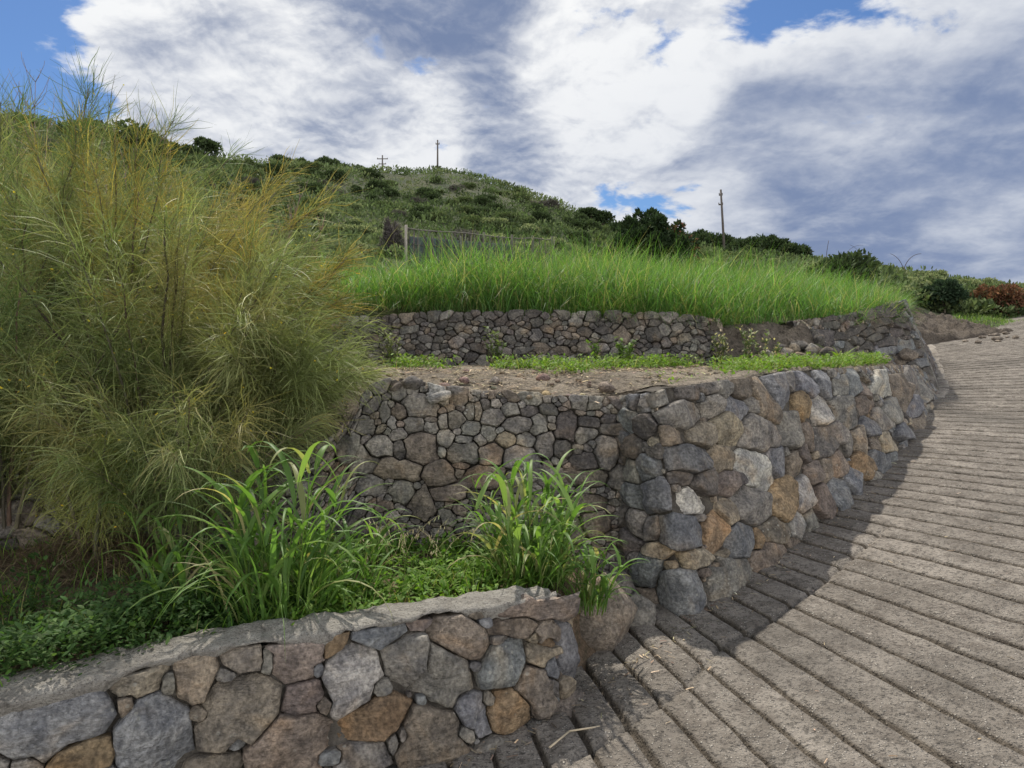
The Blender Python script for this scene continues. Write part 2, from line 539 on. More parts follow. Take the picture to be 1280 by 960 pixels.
M['scrub'] = mat_leaf('scrub_leaf', 0.20, 0.75, 0.08, (1.1, 1.25, 0.7))
M['twig'] = mat_leaf('dry_twig', 0.05, 0.85, 0.15, (1, 1, 1))
M['wood'] = mat_wood()
# ================================================================== walls
TONES = dict(B=(0.185, 0.192, 0.200), G=(0.215, 0.205, 0.186), T=(0.265, 0.23, 0.178), N=(0.20, 0.172, 0.142),
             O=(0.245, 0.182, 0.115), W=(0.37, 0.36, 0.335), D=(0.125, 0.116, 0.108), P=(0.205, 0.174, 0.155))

class Wall:
    """a retaining wall face between a base curve and a top curve; u runs along, w runs down from the top, both in metres"""
    def __init__(self, top, base, outward, n=500):
        top = np.array(top, float); base = np.array(base, float)
        L = np.concatenate([[0], np.cumsum(np.linalg.norm(np.diff((top + base) / 2, axis=0), axis=1))])
        self.U = np.linspace(0, L[-1], n)
        self.len = L[-1]
        T = lerp_table(self.U, L, top); B = lerp_table(self.U, L, base)
        k = np.array([1, 2, 3, 2, 1.0]); k /= k.sum()
        def sm(A):
            Ap = np.pad(A, ((2, 2), (0, 0)), mode='edge')
            return np.stack([np.convolve(Ap[:, c], k, 'valid') for c in range(3)], -1)
        for _ in range(3): T, B = sm(T), sm(B)
        self.T, self.B = T, B
        self.h = np.linalg.norm(B - T, axis=1)
        self.out = np.array(outward, float)
    def hgt(self, u): return np.interp(u, self.U, self.h)
    def P(self, u, w):
        T = lerp_table(u, self.U, self.T); B = lerp_table(u, self.U, self.B)
        h = np.linalg.norm(B - T, axis=-1)
        return T + (B - T) * (w / h)[..., None]
    def N(self, u, w):
        e = 0.03
        du = self.P(u + e, w) - self.P(u - e, w)
        dw = self.P(u, w + e) - self.P(u, w - e)
        n = np.cross(du, dw); n /= np.linalg.norm(n, axis=-1, keepdims=True) + 1e-9
        s = self.flip if hasattr(self, 'flip') else 1
        return n * s
    def orient(self):
        um = np.array([self.len * 0.5]); n = self.N(um, np.array([0.1]))[0]
        self.flip = 1 if n @ self.out > 0 else -1
        return self

def project(P):
    return np.stack([CX + P[..., 0] / P[..., 1] * F, HY - (P[..., 2] - EYE) / P[..., 1] * F], -1)

def seeds_from_marks(wall, marks):
    """stone centres and half-axes read off the photograph, carried onto the wall face in metres"""
    us = np.linspace(0, wall.len, 700); ws = np.linspace(-0.05, wall.h.max() + 0.1, 160)
    UU, WW = np.meshgrid(us, ws, indexing='ij')
    PX = project(wall.P(UU.ravel(), WW.ravel()))
    out = []
    for (x, y, a, b, ang, tone) in marks:
        d = (PX[:, 0] - x) ** 2 + (PX[:, 1] - y) ** 2
        k = int(np.argmin(d))
        if d[k] > 12 ** 2: continue
        u, w = UU.ravel()[k], WW.ravel()[k]
        e = 0.02
        q = lambda uu, ww: project(wall.P(np.array([uu]), np.array([ww])))[0]
        J = np.stack([(q(u + e, w) - q(u - e, w)) / (2 * e), (q(u, w + e) - q(u, w - e)) / (2 * e)], 1)
        t = R(ang); Rm = np.array([[math.cos(t), -math.sin(t)], [math.sin(t), math.cos(t)]])
        Mx = Rm @ np.diag([1 / a ** 2, 1 / b ** 2]) @ Rm.T
        A = J.T @ Mx @ J
        ev, vec = np.linalg.eigh(A)
        ax = 1 / np.sqrt(ev)
        ax = np.clip(ax, 0.025, 0.34)
        ax = np.clip(ax, ax.max() / 3.2, None)
        A = vec @ np.diag(1 / ax ** 2) @ vec.T
        out.append((u, w, A, tone))
    return out

def fill_seeds(wall, seeds, lo, hi, tones, elong=1.5, limit=1.5, tilt=0.3, u0=0.0, u1=None, step=0.025):
    us = np.arange(u0, wall.len if u1 is None else u1, step); ws = np.arange(0.02, wall.h.max() + 0.06, step)
    UU, WW = [a.ravel() for a in np.meshgrid(us, ws, indexing='ij')]
    keep = WW < wall.hgt(UU) + 0.05
    UU, WW = UU[keep], WW[keep]
    best = np.full(len(UU), 9.0)
    def upd(u, w, A):
        du, dw = UU - u, WW - w
        m = np.sqrt(A[0, 0] * du * du + 2 * A[0, 1] * du * dw + A[1, 1] * dw * dw)
        np.minimum(best, m, out=best)
    for s in seeds: upd(*s[:3])
    seeds = list(seeds)
    for it in range(900):
        open_ = np.flatnonzero(best > limit)
        if not len(open_): break
        # the widest gap first, with some luck
        sub = RNG.choice(open_, min(40, len(open_)), replace=False)
        k = sub[np.argmax(best[sub])]
        s = math.exp(random.uniform(math.log(lo), math.log(hi)))
        gap = best[k]
        if gap < 1.9: s = min(s, lo * 1.25)
        e = random.uniform(1.0, elong); t = random.gauss(0, tilt)
        a, b = s * math.sqrt(e), s / math.sqrt(e)
        Rm = np.array([[math.cos(t), -math.sin(t)], [math.sin(t), math.cos(t)]])
        A = Rm @ np.diag([1 / a ** 2, 1 / b ** 2]) @ Rm.T
        seeds.append((UU[k], WW[k], A, random.choice(tones)))
        upd(UU[k], WW[k], A)
    return seeds

RINGS = np.array([0.0, 0.22, 0.44, 0.62, 0.77, 0.87, 0.935, 0.97, 0.992, 1.0])

def broken_outline(th, r, eps):
    K = len(th)
    P = np.stack([np.cos(th) * r, np.sin(th) * r], -1)
    a = int(np.argmax(r)); b = int(np.argmax(((P - P[a]) ** 2).sum(1)))
    keep = {a, b}
    def rec(i, j):
        n = (j - i) % K
        if n < 3: return
        idx = (i + 1 + np.arange(n - 1)) % K
        ab = P[j] - P[i]; L = np.linalg.norm(ab) + 1e-9
        dist = np.abs(ab[0] * (P[idx, 1] - P[i, 1]) - ab[1] * (P[idx, 0] - P[i, 0])) / L
        k = int(np.argmax(dist))
        if dist[k] > eps:
            m = int(idx[k]); keep.add(m); rec(i, m); rec(m, j)
    rec(a, b); rec(b, a)
    c = np.array(sorted(keep))
    if len(c) < 3: return th, np.stack([np.cos(th), np.sin(th)], -1), r
    out = r.copy()
    for u in range(len(c)):
        i, j = c[u], c[(u + 1) % len(c)]
        n = (j - i) % K
        A, B = P[i], P[j]
        for s in range(1, n):
            k = (i + s) % K; d = np.array([math.cos(th[k]), math.sin(th[k])])
            den = d[0] * (B[1] - A[1]) - d[1] * (B[0] - A[0])
            if abs(den) > 1e-9:
                t = (A[0] * (B[1] - A[1]) - A[1] * (B[0] - A[0])) / den
                if 0 < t < 3 * r[k]: out[k] = min(t, r[k] * 1.12)
    out = 0.08 * np.roll(out, 1) + 0.84 * out + 0.08 * np.roll(out, -1)
    return th, np.stack([np.cos(th), np.sin(th)], -1), out

def emit_stone(wall, i, ci, th, D, r, size, bulge, rough, tone, sink=0.0):
    K = len(th)
    wob = fbm(np.stack([np.cos(th) * 2.2 + i * 3.1, np.sin(th) * 2.2, th * 0 + i * 1.7], -1), 1.0, 3)
    r = r * (1 - 0.05 * rough * np.abs(wob))
    r_out = r
    # heights
    H = np.clip(size * random.uniform(0.15, 0.40), *bulge)
    xy = RINGS[:, None, None] * (r[:, None] * D)[None]             # (nr,K,2)
    h = np.full(xy.shape[:2], H)
    for f in range(random.choice((2, 3, 4))):
        fa = random.uniform(0, 2 * math.pi); fd = np.array([math.cos(fa), math.sin(fa)])
        off = random.uniform(-0.1, 0.55) * size
        h = np.minimum(h, H - random.uniform(0.12, 0.7) * (xy @ fd - off))
    tx, ty = random.gauss(0, 0.07), random.gauss(0, 0.09)
    h = h + xy[..., 0] * tx + xy[..., 1] * ty
    q = RINGS[:, None]
    depth = 0.085
    edge = np.where(q > 0.90, ((q - 0.90) / 0.10) ** 1.6, 0)
    h = h * (1 - 0.35 * edge) - edge * min(0.012, size * 0.13)
    h[-1] -= depth
    h = h - sink
    uu = ci[0] + xy[..., 0]; ww = ci[1] + xy[..., 1]
    P0 = wall.P(uu.ravel(), ww.ravel()); Nn = wall.N(uu.ravel(), ww.ravel())
    nz = (fbm(P0 + i * 5.3, 9, 3) * 0.011 + fbm(P0 + i * 2.1, 38, 2) * 0.0045) * rough * min(1.0, size / 0.06)
    V = P0 + Nn * (h.ravel() + nz)[:, None]
    nr = len(RINGS)
    V = V.reshape(nr, K, 3)
    ctr = V[0].mean(0)
    V = np.vstack([ctr[None], V[1:].reshape(-1, 3)])
    k = np.arange(K)
    s = wall.flip
    tri = np.stack([np.zeros(K, int), 1 + k, 1 + (k + 1) % K], -1)
    qd = grid_faces(nr - 1, K, True) + 1
    qd = qd[:, ::-1]
    if s < 0: tri = tri[:, ::-1]; qd = qd[:, ::-1]
    base = np.array(TONES[tone]) * np.exp(np.array([random.gauss(0, 0.12)] * 3) + np.array([random.gauss(0, 0.014) for _ in range(3)]))
    return dict(V=V, tri=tri, qd=qd, col=base, size=size, c=ci, tone=tone, th=th, r=r_out)

def chinks(wall, shapes, rough, top_clip, least=0.0105):
    """small stones wedged into the gaps that are left between the large ones"""
    us = np.arange(0.0, min(wall.len, 9.0), 0.012); ws = np.arange(max(0.0, top_clip) + 0.02, wall.h.max() + 0.03, 0.012)
    UU, WW = [a.ravel() for a in np.meshgrid(us, ws, indexing='ij')]
    k = WW < wall.hgt(UU) + 0.02; UU, WW = UU[k], WW[k]
    clr = np.full(len(UU), 0.055)
    clr = np.minimum(clr, WW - top_clip + 0.005)
    def carve(s):
        R_ = s['r'].max() + 0.06
        m = np.flatnonzero((np.abs(UU - s['c'][0]) < R_) & (np.abs(WW - s['c'][1]) < R_))
        if not len(m): return
        dx, dy = UU[m] - s['c'][0], WW[m] - s['c'][1]
        ang = np.mod(np.arctan2(dy, dx), 2 * np.pi)
        rr = np.interp(ang, np.append(s['th'], 2 * np.pi), np.append(s['r'], s['r'][0]))
        clr[m] = np.minimum(clr[m], (np.hypot(dx, dy) - rr) * 0.92)
    for s in shapes: carve(s)
    out = []
    th = np.linspace(0, 2 * np.pi, 20, endpoint=False); D = np.stack([np.cos(th), np.sin(th)], -1)
    for it in range(420):
        j = int(np.argmax(clr)); c = clr[j]
        if c < least: break
        nsd = random.choice((4, 5, 5, 6)); ph = random.uniform(0, 6.28)
        r = c * 1.12 / np.maximum(np.cos(np.mod(th + ph, 2 * np.pi / nsd) - np.pi / nsd), 0.5) * 0.86
        sh = emit_stone(wall, 1000 + it, np.array([UU[j], WW[j]]), th, D, r, c, (0.004, 0.02), rough, random.choice('GGNTDBP'), sink=0.008)
        out.append(sh); carve(sh)
    return out

def stone_shapes(wall, seeds, K=40, gap=0.008, bulge=(0.012, 0.04), top_clip=-0.02, rough=1.0, cap=1.95, blur=0, facet=0.12, square=(1.3, 1.7, 2.4, 4.0, 6.0)):
    c = np.array([[s[0], s[1]] for s in seeds]); A = np.stack([s[2] for s in seeds])
    # each stone has its own principal axes and its own squareness, from lozenge to block
    ev, vec = np.linalg.eigh(A)
    Wt = np.sqrt(ev)[:, :, None] * np.swapaxes(vec, 1, 2)
    pw = RNG.choice(square, len(seeds))
    def metric(dv, j):
        q = np.abs(np.einsum('...nd,ned->...ne', dv, Wt[j])) + 1e-6
        pj = pw[j]
        return (q[..., 0] ** pj + q[..., 1] ** pj) ** (1 / pj)
    th0 = np.linspace(0, 2 * np.pi, K, endpoint=False)
    D0 = np.stack([np.cos(th0), np.sin(th0)], -1)
    shapes = []
    for i in range(len(seeds)):
        if c[i, 1] > wall.hgt(c[i, 0]) + 0.09: continue
        di = np.linalg.norm(c - c[i], axis=1)
        nb = np.argsort(di)[1:22]
        D = D0
        own = metric(D[:, None, :], np.array([i]))[:, 0]          # own metric per metre
        rr = np.linspace(0.004, 0.55, 140)
        pts = c[i] + rr[None, :, None] * D[:, None, :]
        mi = own[:, None] * rr[None]
        dv = pts[:, :, None, :] - c[nb][None, None]
        mj = metric(dv, nb).min(-1)
        bad = (mi > mj) | (mi > cap) | (pts[..., 1] < top_clip) | (pts[..., 0] < -0.03) | (pts[..., 0] > wall.len + 0.03)
        bad[:, -1] = True
        r = rr[np.argmax(bad, axis=1)]
        for _ in range(blur):
            r = 0.25 * np.roll(r, 1) + 0.5 * r + 0.25 * np.roll(r, -1)
        size = r.mean()
        if size < 0.014: continue
        # broken stone: the outline is a few straight edges with sharp corners
        th, D, r = broken_outline(th0, r, size * facet)
        g = min(gap, size * 0.16)
        r = np.maximum(r - g, size * 0.35)
        shapes.append(emit_stone(wall, i, c[i], th, D, r, size, bulge, rough, seeds[i][3]))
    shapes += chinks(wall, shapes, rough, top_clip)
    return shapes

def stone_parts(root, shapes, visible, most=100):
    """each of the largest stones in view is a part of its wall, what is left is one part"""
    def seen(s):
        px = project(s['V'].mean(0))
        ins = -10 < px[0] < 1290 and -10 < px[1] < 985
        return (s['size'] / s['V'].mean(0)[1]) * (1.0 if ins and visible(s) else 0.02)
    order = sorted(shapes, key=seen, reverse=True)
    for s in order[:most]:
        s['o'] = obj('stone', s['V'], [s['tri'], s['qd']], M['stone'], root, s['col'])
        if s['tone'] in 'WO': s['o']['label'] = 'pale grey stone' if s['tone'] == 'W' else 'rusty ochre stone'
    rest = order[most:]
    if rest:
        g = Geo()
        for s in rest: g.add(s['V'], s['qd'], s['tri'], s['col'])
        o = g.out('small_stones', M['stone'], root)
        tag(o, kind='stuff')

def backing(root, wall, name='mortar', off=-0.03, nu=None, amp=0.014, mat='mortar', top=0.0, extra=0.12, thick=0.22):
    """the joints behind the stones, a sheet that folds back over the top into the bank"""
    nu = nu or int(wall.len / 0.03)
    us = np.linspace(0, wall.len, nu); nw = 44
    rows = []
    hh = wall.hgt(us) + extra
    for k in range(nw):
        w = top + (hh - top) * k / (nw - 1)
        P = wall.P(us, w); N = wall.N(us, np.maximum(w, 0.05))
        rows.append(P + N * (off + amp * fbm(P, 16, 3))[:, None])
    N0 = wall.N(us, np.full(nu, 0.05)); N0[:, 2] = 0; N0 /= np.linalg.norm(N0, axis=1)[:, None]
    pre = []
    for k, t in enumerate((thick, thick * 0.66, thick * 0.33, 0.03)):
        P = wall.P(us, np.full(nu, top)) - N0 * t
        P[:, 2] += 0.012 * fbm(P, 9, 3) - (0.25 if k == 0 else 0.018)
        pre.append(P)
    G = np.array(pre + rows)
    fq = grid_faces(G.shape[0], nu)
    if wall.flip > 0: fq = fq[:, ::-1]
    return obj(name, G.reshape(-1, 3), [fq], M[mat], root)

def cv(tile, ox, oy, sc):
    return [(ox + m[0] / sc, oy + m[1] / sc, m[2] / sc, m[3] / sc, m[4], m[5]) for m in tile]

# ------------------------------------------------------------------ the low front wall
LOW_TOP = [(0.16, 3.86, 0.27), (0.24, 3.50, 0.36), (0.27, 3.36, 0.43), (0.16, 3.29, 0.43), (-0.10, 3.17, 0.42), (-0.414, 3.04, 0.42), (-0.79, 2.90, 0.41),
           (-1.215, 2.745, 0.41), (-1.48, 2.58, 0.38), (-1.76, 2.43, 0.36), (-2.6, 2.05, 0.32), (-3.8, 1.55, 0.26)]
LOW_BASE = [(0.24, 3.94, -0.06), (0.33, 3.55, -0.09), (0.36, 3.42, -0.10), (0.26, 3.28, -0.12), (-0.06, 3.07, -0.14), (-0.38, 2.93, -0.17), (-0.75, 2.79, -0.19),
            (-1.18, 2.63, -0.22), (-1.45, 2.46, -0.24), (-1.73, 2.31, -0.26), (-2.57, 1.93, -0.33), (-3.77, 1.43, -0.42)]
low = Wall(LOW_TOP, LOW_BASE, (0.3, -1, 0)).orient()
MARK_LOW = cv([
    (220, 645, 262, 150, -10, 'B'), (560, 480, 115, 75, -8, 'T'), (785, 480, 92, 112, 0, 'T'), (985, 400, 88, 58, 0, 'N'), (1185, 395, 108, 108, -35, 'P'),
    (510, 590, 28, 42, 10, 'T'), (670, 500, 28, 45, 0, 'G'), (625, 700, 150, 165, 10, 'B'), (800, 618, 40, 34, -15, 'N'), (955, 610, 172, 145, -25, 'N'),
    (1215, 560, 100, 75, -30, 'P'), (345, 775, 135, 65, -15, 'O'), (1165, 735, 185, 122, -10, 'N'), (955, 732, 50, 28, -20, 'B'), (860, 815, 120, 45, -10, 'N'),
    (1072, 410, 18, 50, 5, 'G'), (110, 830, 60, 40, -10, 'G'), (900, 470, 50, 16, 0, 'G')], 0, 700, 3.2) + cv([
    (130, 460, 82, 30, -52, 'O'), (315, 425, 115, 55, -5, 'B'), (470, 380, 52, 34, -35, 'P'), (200, 625, 115, 140, 20, 'W'), (425, 540, 92, 108, 25, 'G'),
    (630, 440, 128, 88, 25, 'N'), (900, 303, 165, 55, -7, 'P'), (835, 395, 90, 38, -8, 'N'), (1010, 385, 85, 50, -3, 'T'), (555, 592, 118, 120, 0, 'G'),
    (800, 550, 118, 92, -48, 'B'), (940, 510, 55, 50, -30, 'T'), (1062, 540, 62, 120, -5, 'B'), (918, 640, 78, 92, -25, 'N'), (825, 728, 80, 85, 0, 'O'),
    (675, 745, 76, 98, -28, 'B'), (295, 760, 178, 90, -25, 'O'), (500, 835, 138, 132, 0, 'N'), (240, 920, 130, 72, 0, 'G'), (685, 555, 32, 22, 10, 'B'),
    (730, 377, 32, 22, 10, 'B'), (680, 322, 52, 15, -3, 'P'), (785, 447, 36, 20, -10, 'G'), (990, 560, 24, 45, 0, 'B'), (965, 453, 32, 15, 0, 'O'),
    (1003, 640, 24, 42, -20, 'G'), (650, 822, 34, 32, 30, 'G'), (360, 868, 20, 48, 5, 'G'), (396, 830, 16, 48, 10, 'G'), (312, 640, 48, 38, -20, 'G'),
    (85, 710, 34, 34, -30, 'N'), (58, 570, 24, 32, 0, 'B'), (110, 920, 60, 30, -15, 'B'), (925, 440, 18, 22, 0, 'T'), (1150, 540, 22, 30, 0, 'P'), (470, 690, 20, 26, 20, 'B'),
    (740, 690, 20, 26, 20, 'G'), (700, 345, 42, 10, 5, 'N')], 380, 660, 3.2)
low_root = empty('retaining_wall', (-0.75, 2.85, -0.2), 'low rubble stone wall in the foreground with a rough cement capping', 'wall')
sd = fill_seeds(low, seeds_from_marks(low, MARK_LOW), 0.04, 0.13, 'GGNNTBBP', 1.6, 1.5, 0.5)
shp = stone_shapes(low, sd, K=76, gap=0.003, bulge=(0.008, 0.032), top_clip=0.01)
stone_parts(low_root, shp, lambda s: True)
backing(low_root, low, 'mortar', -0.045, amp=0.012, top=0.02)

def low_coping():
    n = 420; us = np.linspace(0.62, low.len, n); fade = smooth(0.62, 0.95, us)
    T = lerp_table(us, low.U, low.T); N = low.N(us, np.full(n, 0.05)); N[:, 2] = 0; N /= np.linalg.norm(N, axis=1)[:, None]
    prof = [(0.0, -0.06), (0.014, -0.03), (0.018, -0.010), (0.006, 0.006), (-0.03, 0.014), (-0.08, 0.022), (-0.14, 0.028), (-0.20, 0.028), (-0.235, 0.01), (-0.25, -0.05)]
    wid = 0.58 + 0.40 * smooth(1.2, 3.2, us) + 0.10 * fbm(np.stack([us * 3, us * 0, us * 0], -1), 1, 2)
    rows = []
    for j, (o, z) in enumerate(prof):
        oo = np.full(n, o) * np.where(o < 0, wid, 1)
        zz = np.full(n, z)
        if j <= 2:   # the drip of cement over the stone heads comes and goes
            drop = 0.5 + 0.9 * fbm(np.stack([us * 5 + 3, us * 0 + 2, us * 0], -1), 1, 3)
            zz = z * np.clip(drop, 0.05, 1.5); oo = oo * np.clip(0.4 + drop * 0.6, 0.2, 1.1)
        P = T + N * oo[:, None]
        P[:, 2] += zz - 0.035 * (1 - fade) * (o < 0)
        P += (0.014 * fbm(P, 11, 3) + 0.004 * fbm(P, 30, 2))[:, None] * np.array([0.3, 0.3, 1.0])
        rows.append(P)
    G = np.array(rows)
    return obj('coping', G.reshape(-1, 3), [grid_faces(len(prof), n)], M['cement'], low_root)
low_coping()

# ------------------------------------------------------------------ the curved wall beside the road
CUR_TOP = [(0.66, 4.86, 1.24), (0.78, 4.62, 1.27), (0.885, 4.45, 1.30), (1.02, 4.56, 1.32), (1.5, 5.02, 1.345), (2.3, 5.85, 1.385), (3.12, 6.68, 1.375),
           (4.38, 8.2, 1.35), (5.3, 9.35, 1.32), (5.84, 10.15, 1.30)]
CUR_BASE = [(0.58, 4.80, 0.05), (0.74, 4.47, 0.04), (1.06, 4.15, 0.0), (1.25, 4.33, 0.03), (1.72, 4.79, 0.09), (2.54, 5.6, 0.24), (3.34, 6.4, 0.39),
            (4.63, 8.0, 0.64), (5.5, 9.2, 0.82), (6.04, 10.0, 0.92)]
cur = Wall(CUR_TOP, CUR_BASE, (0.7, -0.7, 0.1)).orient()
MARK_CUR = cv([
    (200, 155, 60, 42, -8, 'G'), (265, 220, 100, 50, 0, 'G'), (230, 305, 70, 38, 5, 'T'), (345, 300, 52, 48, 0, 'N'), (280, 390, 90, 42, 0, 'B'),
    (386, 195, 36, 42, 0, 'G'), (300, 135, 42, 33, 0, 'D'), (368, 125, 36, 30, 0, 'D'), (420, 137, 28, 38, 0, 'G'), (480, 130, 32, 42, 0, 'N'),
    (465, 205, 42, 58, -30, 'B'), (440, 290, 58, 78, -20, 'T'), (540, 300, 62, 85, -12, 'G'), (575, 180, 42, 80, -22, 'N'), (630, 145, 42, 80, -30, 'B'),
    (658, 265, 36, 78, -8, 'G'), (715, 195, 40, 66, -20, 'O'), (780, 210, 36, 62, -15, 'W'), (728, 118, 42, 62, -22, 'B'), (790, 110, 30, 58, -12, 'B'),
    (672, 110, 26, 48, -25, 'G'), (870, 222, 55, 62, 0, 'G'), (862, 130, 32, 42, -25, 'G'), (902, 105, 25, 52, -25, 'B'), (942, 150, 25, 62, -28, 'N'),
    (1000, 120, 30, 52, -28, 'W'), (935, 185, 32, 42, -20, 'N'), (985, 240, 28, 55, -25, 'G'), (1040, 205, 30, 50, -25, 'G'), (1062, 150, 24, 72, -28, 'N'),
    (1110, 205, 24, 50, -20, 'B'), (1105, 110, 26, 52, -22, 'G'), (1150, 150, 22, 60, -22, 'G'), (1178, 205, 18, 50, -10, 'G'), (1085, 290, 52, 32, 12, 'B'),
    (1028, 330, 42, 32, 0, 'T'), (1138, 265, 22, 30, 0, 'N'), (950, 272, 32, 42, -15, 'B'), (920, 318, 34, 72, -25, 'T'), (978, 345, 18, 52, -30, 'N'),
    (545, 435, 62, 100, -28, 'W'), (420, 385, 44, 48, 0, 'T'), (615, 402, 36, 56, -10, 'B'), (685, 412, 34, 45, -10, 'N'), (718, 372, 28, 36, -10, 'P'),
    (725, 302, 22, 56, -18, 'N'), (790, 322, 40, 58, -15, 'D'), (830, 295, 32, 48, -30, 'G'), (846, 395, 34, 54, -8, 'N'), (882, 340, 18, 42, -10, 'G'),
    (930, 422, 40, 68, -35, 'O'), (912, 470, 48, 66, -35, 'B'), (990, 398, 26, 50, -25, 'B'), (1040, 390, 32, 28, 0, 'B'), (982, 450, 22, 22, 0, 'G'),
    (855, 520, 44, 66, -25, 'B'), (790, 430, 22, 56, -5, 'N'), (755, 435, 30, 44, 0, 'P'), (640, 525, 40, 80, 0, 'O'), (715, 520, 34, 76, -5, 'W'),
    (780, 545, 36, 72, 0, 'P'), (530, 550, 58, 80, -30, 'G'), (432, 478, 42, 56, -5, 'P'), (360, 480, 42, 54, 0, 'D'), (322, 548, 82, 36, 3, 'W'),
    (270, 650, 90, 66, 5, 'B'), (310, 755, 80, 44, -5, 'T'), (400, 642, 40, 70, 5, 'O'), (440, 582, 36, 58, -20, 'T'), (487, 690, 58, 82, 15, 'B'),
    (551, 682, 14, 46, 0, 'O'), (610, 655, 58, 54, 0, 'N'), (695, 642, 40, 62, -18, 'W'), (750, 615, 42, 60, -25, 'G'), (590, 755, 68, 60, -15, 'N'),
    (450, 822, 92, 80, -18, 'G'), (285, 875, 102, 88, 0, 'B'), (152, 640, 42, 55, 0, 'G'), (130, 795, 62, 72, 25, 'B'), (182, 520, 60, 66, 0, 'B'),
    (250, 455, 60, 28, 0, 'D'), (485, 465, 20, 30, 0, 'D'), (175, 722, 62, 30, 3, 'T'), (220, 780, 25, 18, 0, 'T'), (360, 802, 20, 20, 0, 'P'),
    (392, 778, 18, 18, 0, 'T'), (425, 730, 30, 20, 0, 'T'), (345, 602, 20, 16, 0, 'G'), (678, 692, 28, 30, -10, 'N'), (825, 576, 10, 20, 0, 'O'),
    (602, 300, 22, 56, -12, 'G'), (524, 190, 24, 42, -10, 'G'), (172, 365, 32, 28, 0, 'D'), (135, 270, 38, 52, 0, 'D'), (90, 740, 22, 26, 0, 'G')], 760, 440, 2.909)
cur_root = empty('curved_retaining_wall', (2.6, 5.7, 0.2), 'tall curved mortared stone wall bending up beside the ribbed concrete road', 'wall')
sd = fill_seeds(cur, seeds_from_marks(cur, MARK_CUR), 0.075, 0.12, 'GDDBN', 1.5, 1.45, 0.3, u1=0.5)
sd = fill_seeds(cur, sd, 0.030, 0.085, 'GGGNNTBBD', 2.0, 1.27, 0.5)
shp = stone_shapes(cur, sd, K=60, gap=0.003, cap=1.55, bulge=(0.008, 0.04), top_clip=0.0)
stone_parts(cur_root, shp, lambda s: True)
backing(cur_root, cur, 'mortar', -0.042, amp=0.012, top=0.0, thick=0.3)

